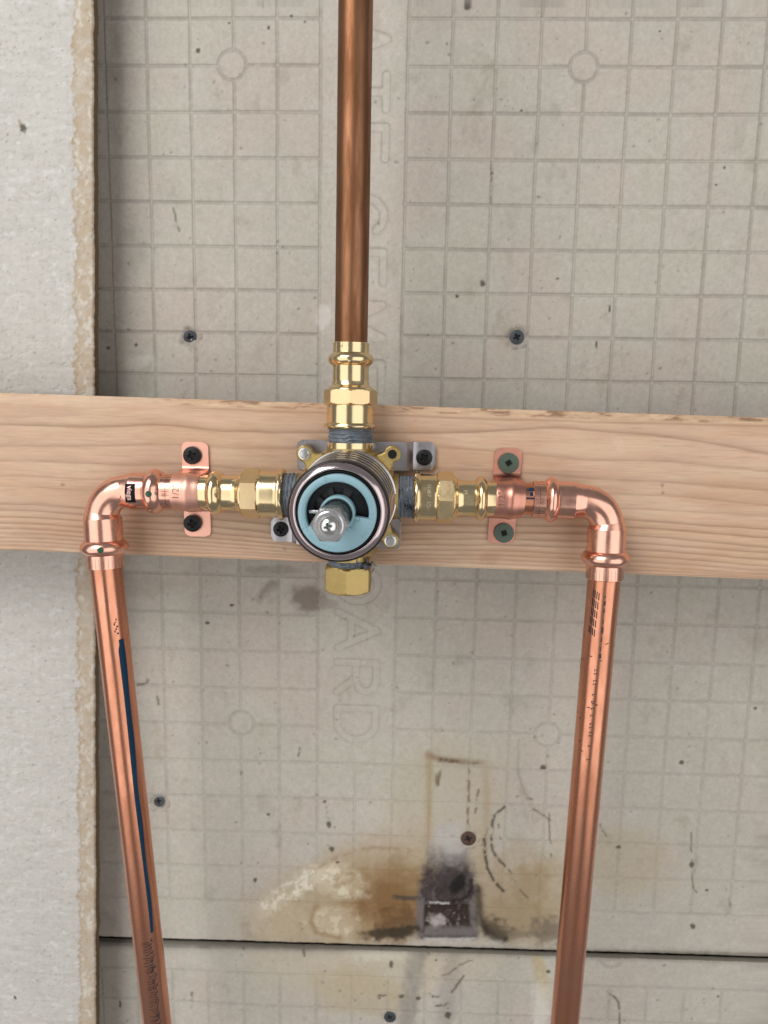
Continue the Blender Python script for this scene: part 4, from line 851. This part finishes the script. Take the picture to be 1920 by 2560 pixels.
mb = MB(); ringpart(mb, o, None, 13.8, 17.15, 62.0, DT, -9, 206, 110, .3); ringpart(mb, o, None, 7.2, 17.15, 62.0, DT, 205.5, 351.3, 80, .3); dial = mb.build('dial', 'blue', V, 50)
mb = MB(); ringpart(mb, o, None, 6.45, 7.75, 60, DT + 1.0, 0, 360, 96, .35)
for a in (-12, -50): ringpart(mb, o, None, 7.4, 9.8 if a > -20 else 9.2, DT - .6, DT + .7, a - 3.2, a + 3.2, 4, .15)
mb.build('dial_hub', 'blue', dial, 50)
mb = MB()                                      # raised words and arrows on the dial
def arc_text(word, r, a_mid, da, size):
    n = len(word)
    for i, ch in enumerate(word):
        a = math.radians(a_mid + (i - (n - 1) / 2) * da); vs, fs = text_mesh(ch, size, .03); rot = a + PI / 2
        vv = [(o.x + r * math.cos(a) + x * math.cos(rot) - y * math.sin(rot), -DT - .16, o.z + r * math.sin(a) + x * math.sin(rot) + y * math.cos(rot)) for x, y, *_ in vs]
        nn = len(vv); mb.add(vv + [(x, -DT + .1, z) for x, _, z in vv], fs + [tuple(i + nn for i in f[::-1]) for f in fs])
        ed = {}
        for f in fs:
            for p, q in zip(f, f[1:] + f[:1]): ed[(p, q)] = 1
        mb.add(vv + [(x, -DT + .1, z) for x, _, z in vv], [(p, q, q + nn, p + nn) for (p, q) in ed if (q, p) not in ed])
arc_text('COLDER', 15.3, 243, 8.6, 2.1); arc_text('HOTTER', 15.3, -20, 8.2, 2.1)
def arrow(a0, a1, r):
    ringpart(mb, o, None, r - .32, r + .32, DT - .1, DT + .16, a0, a1, 8, .05); s = 1 if a1 > a0 else -1; a = math.radians(a1 + s * 6); b = math.radians(a1)
    pts = [(o.x + q * math.cos(w), o.z + q * math.sin(w)) for q, w in ((r, a), (r - 1.1, b), (r + 1.1, b))]; mb.add([(x, -DT - .16, z) for x, z in pts] + [(x, -DT + .1, z) for x, z in pts], [(0, 1, 2), (3, 4, 5), (0, 1, 4, 3), (1, 2, 5, 4), (2, 0, 3, 5)])
arrow(14, 30, 15.2); arrow(212, 197, 15.2)
for p, q in (((-5.0, 14.0), (-5.0, 16.3)), ((-5.0, 14.0), (-6.2, 16.2))):
    d = Vector((q[0] - p[0], q[1] - p[1])).normalized(); nn = Vector((-d.y, d.x)) * .12; c4 = [(o.x + a + s * nn.x, o.z + b + s * nn.y) for a, b, s in ((*p, 1), (*q, 1), (*q, -1), (*p, -1))]
    mb.add([(x, -DT - .14, z) for x, z in c4] + [(x, -DT + .1, z) for x, z in c4], [(0, 1, 2, 3), (4, 5, 6, 7), (0, 1, 5, 4), (1, 2, 6, 5), (2, 3, 7, 6), (3, 0, 4, 7)])
mb.build('raised_lettering', 'bluemark', dial, 30)
mb = MB(); lathe(mb, (o.x - 13.0, -61.0, o.z - .1), (1, 0, 0), interp([(0, .9), (.2, 1.15), (6, 1.15)], .5), 32); mb.build('stop_pin', 'zinc', V)
# spindle, nut and screw
mb = MB(); lathe(mb, o, AX, [(56, 6.3), (69, 6.2)], 64); mb.build('spindle_seat', 'rubber', V)
mb = MB(); ns = 60
lathe(mb, o, AX, interp([(60, 5.75), (82, 5.75), (83.5, 5.6)], .6), 120, rfun=lambda a, t, r: r + .13 * (1 if math.sin(a * 30) > 0 else -1) * (1 if t < 82 else 0)); mb.build('spindle', 'spindle', V, 30)
mb = MB(); lathe(mb, o, AX, interp([(83, 5.7), (83.4, 6.35), (86.5, 6.35), (88.2, 6.6)], .4), 80); mb.build('spindle_collar', 'zinc', V, 40)
mb = MB(); nut(mb, o, AX, 88.0, 98.0, 7.55, 6, PI / 6, 1.0)
mb.build('hex_nut', 'zinc', V, 22)
mb = MB(); lathe(mb, o, AX, [(97.8, 5.7), (98.7, 5.6), (98.9, 5.3), (98.95, .05)], 72); mb.build('washer', 'zinc', V, 30)
mb = MB(); seg, nr = 72, 24; vs = []; fs = []; dk = []
for j in range(nr + 1):
    rr = 3.75 * j / nr
    for k in range(seg):
        a = 2 * PI * k / seg; x, z = rr * math.cos(a), rr * math.sin(a); h = 3.2 * math.sqrt(max(1 - (rr / 3.95) ** 2, 0)); c, s = math.cos(.30), math.sin(.30); p, q = abs(x * c + z * s), abs(-x * s + z * c)
        lo, hi = min(p, q), max(p, q); dep = (1 - sm(.36, .52, lo)) * (1 - sm(1.25, 1.7, hi)); dep = max(dep, 1 - sm(.6, .9, rr)); dk.append(dep > .55); vs.append((o.x + x, -(98.9 + h - dep * 2.0 * (1 - .3 * hi)), o.z + z))
fs = [(j * seg + k, (j + 1) * seg + k, (j + 1) * seg + (k + 1) % seg, j * seg + (k + 1) % seg) for j in range(nr) for k in range(seg)]
mb.add(vs, fs); mb.mi = [int(all(dk[i] for i in f)) for f in fs]; mb.build('spindle_screw', 'zinc', V, 35, extra=('spindle',))  # cross recess faces take a dark material as painted shade
# steel bracket behind the body, with its two fixing tabs
yp = D_PLANK - 370
def P2(px, py, D): p = at(px, py, D); return p.x, p.z
mb = MB(); x0, z1 = P2(744, 1099, 377); x1, z0 = P2(1001, 1372, 377)
extrude(mb, rrect(x0, VZ + 12, VX - 6, z1, 3.0), 6.6, 8.4, .3); extrude(mb, rrect(VX + 6, z0, x1, VZ - 12, 3.0), 6.6, 8.4, .3); extrude(mb, rrect(VX - 22, VZ - 22, VX + 22, VZ + 22, 4), 6.7, 8.5, .3)
def bent(xa, xb, zlo, zhi, xm0, xm1, sgn):      # strip from the plate stepping back to the plank
    n = 24; vs = []; th = 1.7; prof = []
    for k in range(n + 1):
        x = xa + (xb - xa) * k / n; q = min(max((x - xm0) / (xm1 - xm0), 0), 1); q = q * q * (3 - 2 * q); y = 6.6 + (yp - 1.9 - 6.6) * q
        e = abs(xb - x); cut = 3.0 - math.sqrt(max(9.0 - (3.0 - e) ** 2, 0)) if e < 3.0 else 0; prof.append((x, y, cut))
    for x, y, c in prof: vs += [(x, y, zlo + c), (x, y - .05, zlo + c + .4), (x, y - .05, zhi - c - .4), (x, y, zhi - c), (x, y + th, zhi - c), (x, y + th, zlo + c)]
    fs = [(k * 6 + j, k * 6 + (j + 1) % 6, (k + 1) * 6 + (j + 1) % 6, (k + 1) * 6 + j) for k in range(n) for j in range(6)] + [tuple(range(6)), tuple(range(n * 6, n * 6 + 6))]
    mb.add(vs, fs)
za, zb_ = P2(1060, 1176, D_PLANK - 2)[1], P2(1060, 1105, D_PLANK - 2)[1]; bent(VX + 4, P2(1089, 1140, D_PLANK - 2)[0], za, zb_, P2(1018, 1140, 380)[0], P2(1036, 1140, 380)[0], 1)
zc, zd = P2(700, 1354, D_PLANK - 2)[1], P2(700, 1293, D_PLANK - 2)[1]; bent(VX - 4, P2(677, 1320, D_PLANK - 2)[0], zc, zd, P2(745, 1320, 380)[0], P2(725, 1320, 380)[0], -1)
mb.build('steel_bracket', 'steel', V, 25)
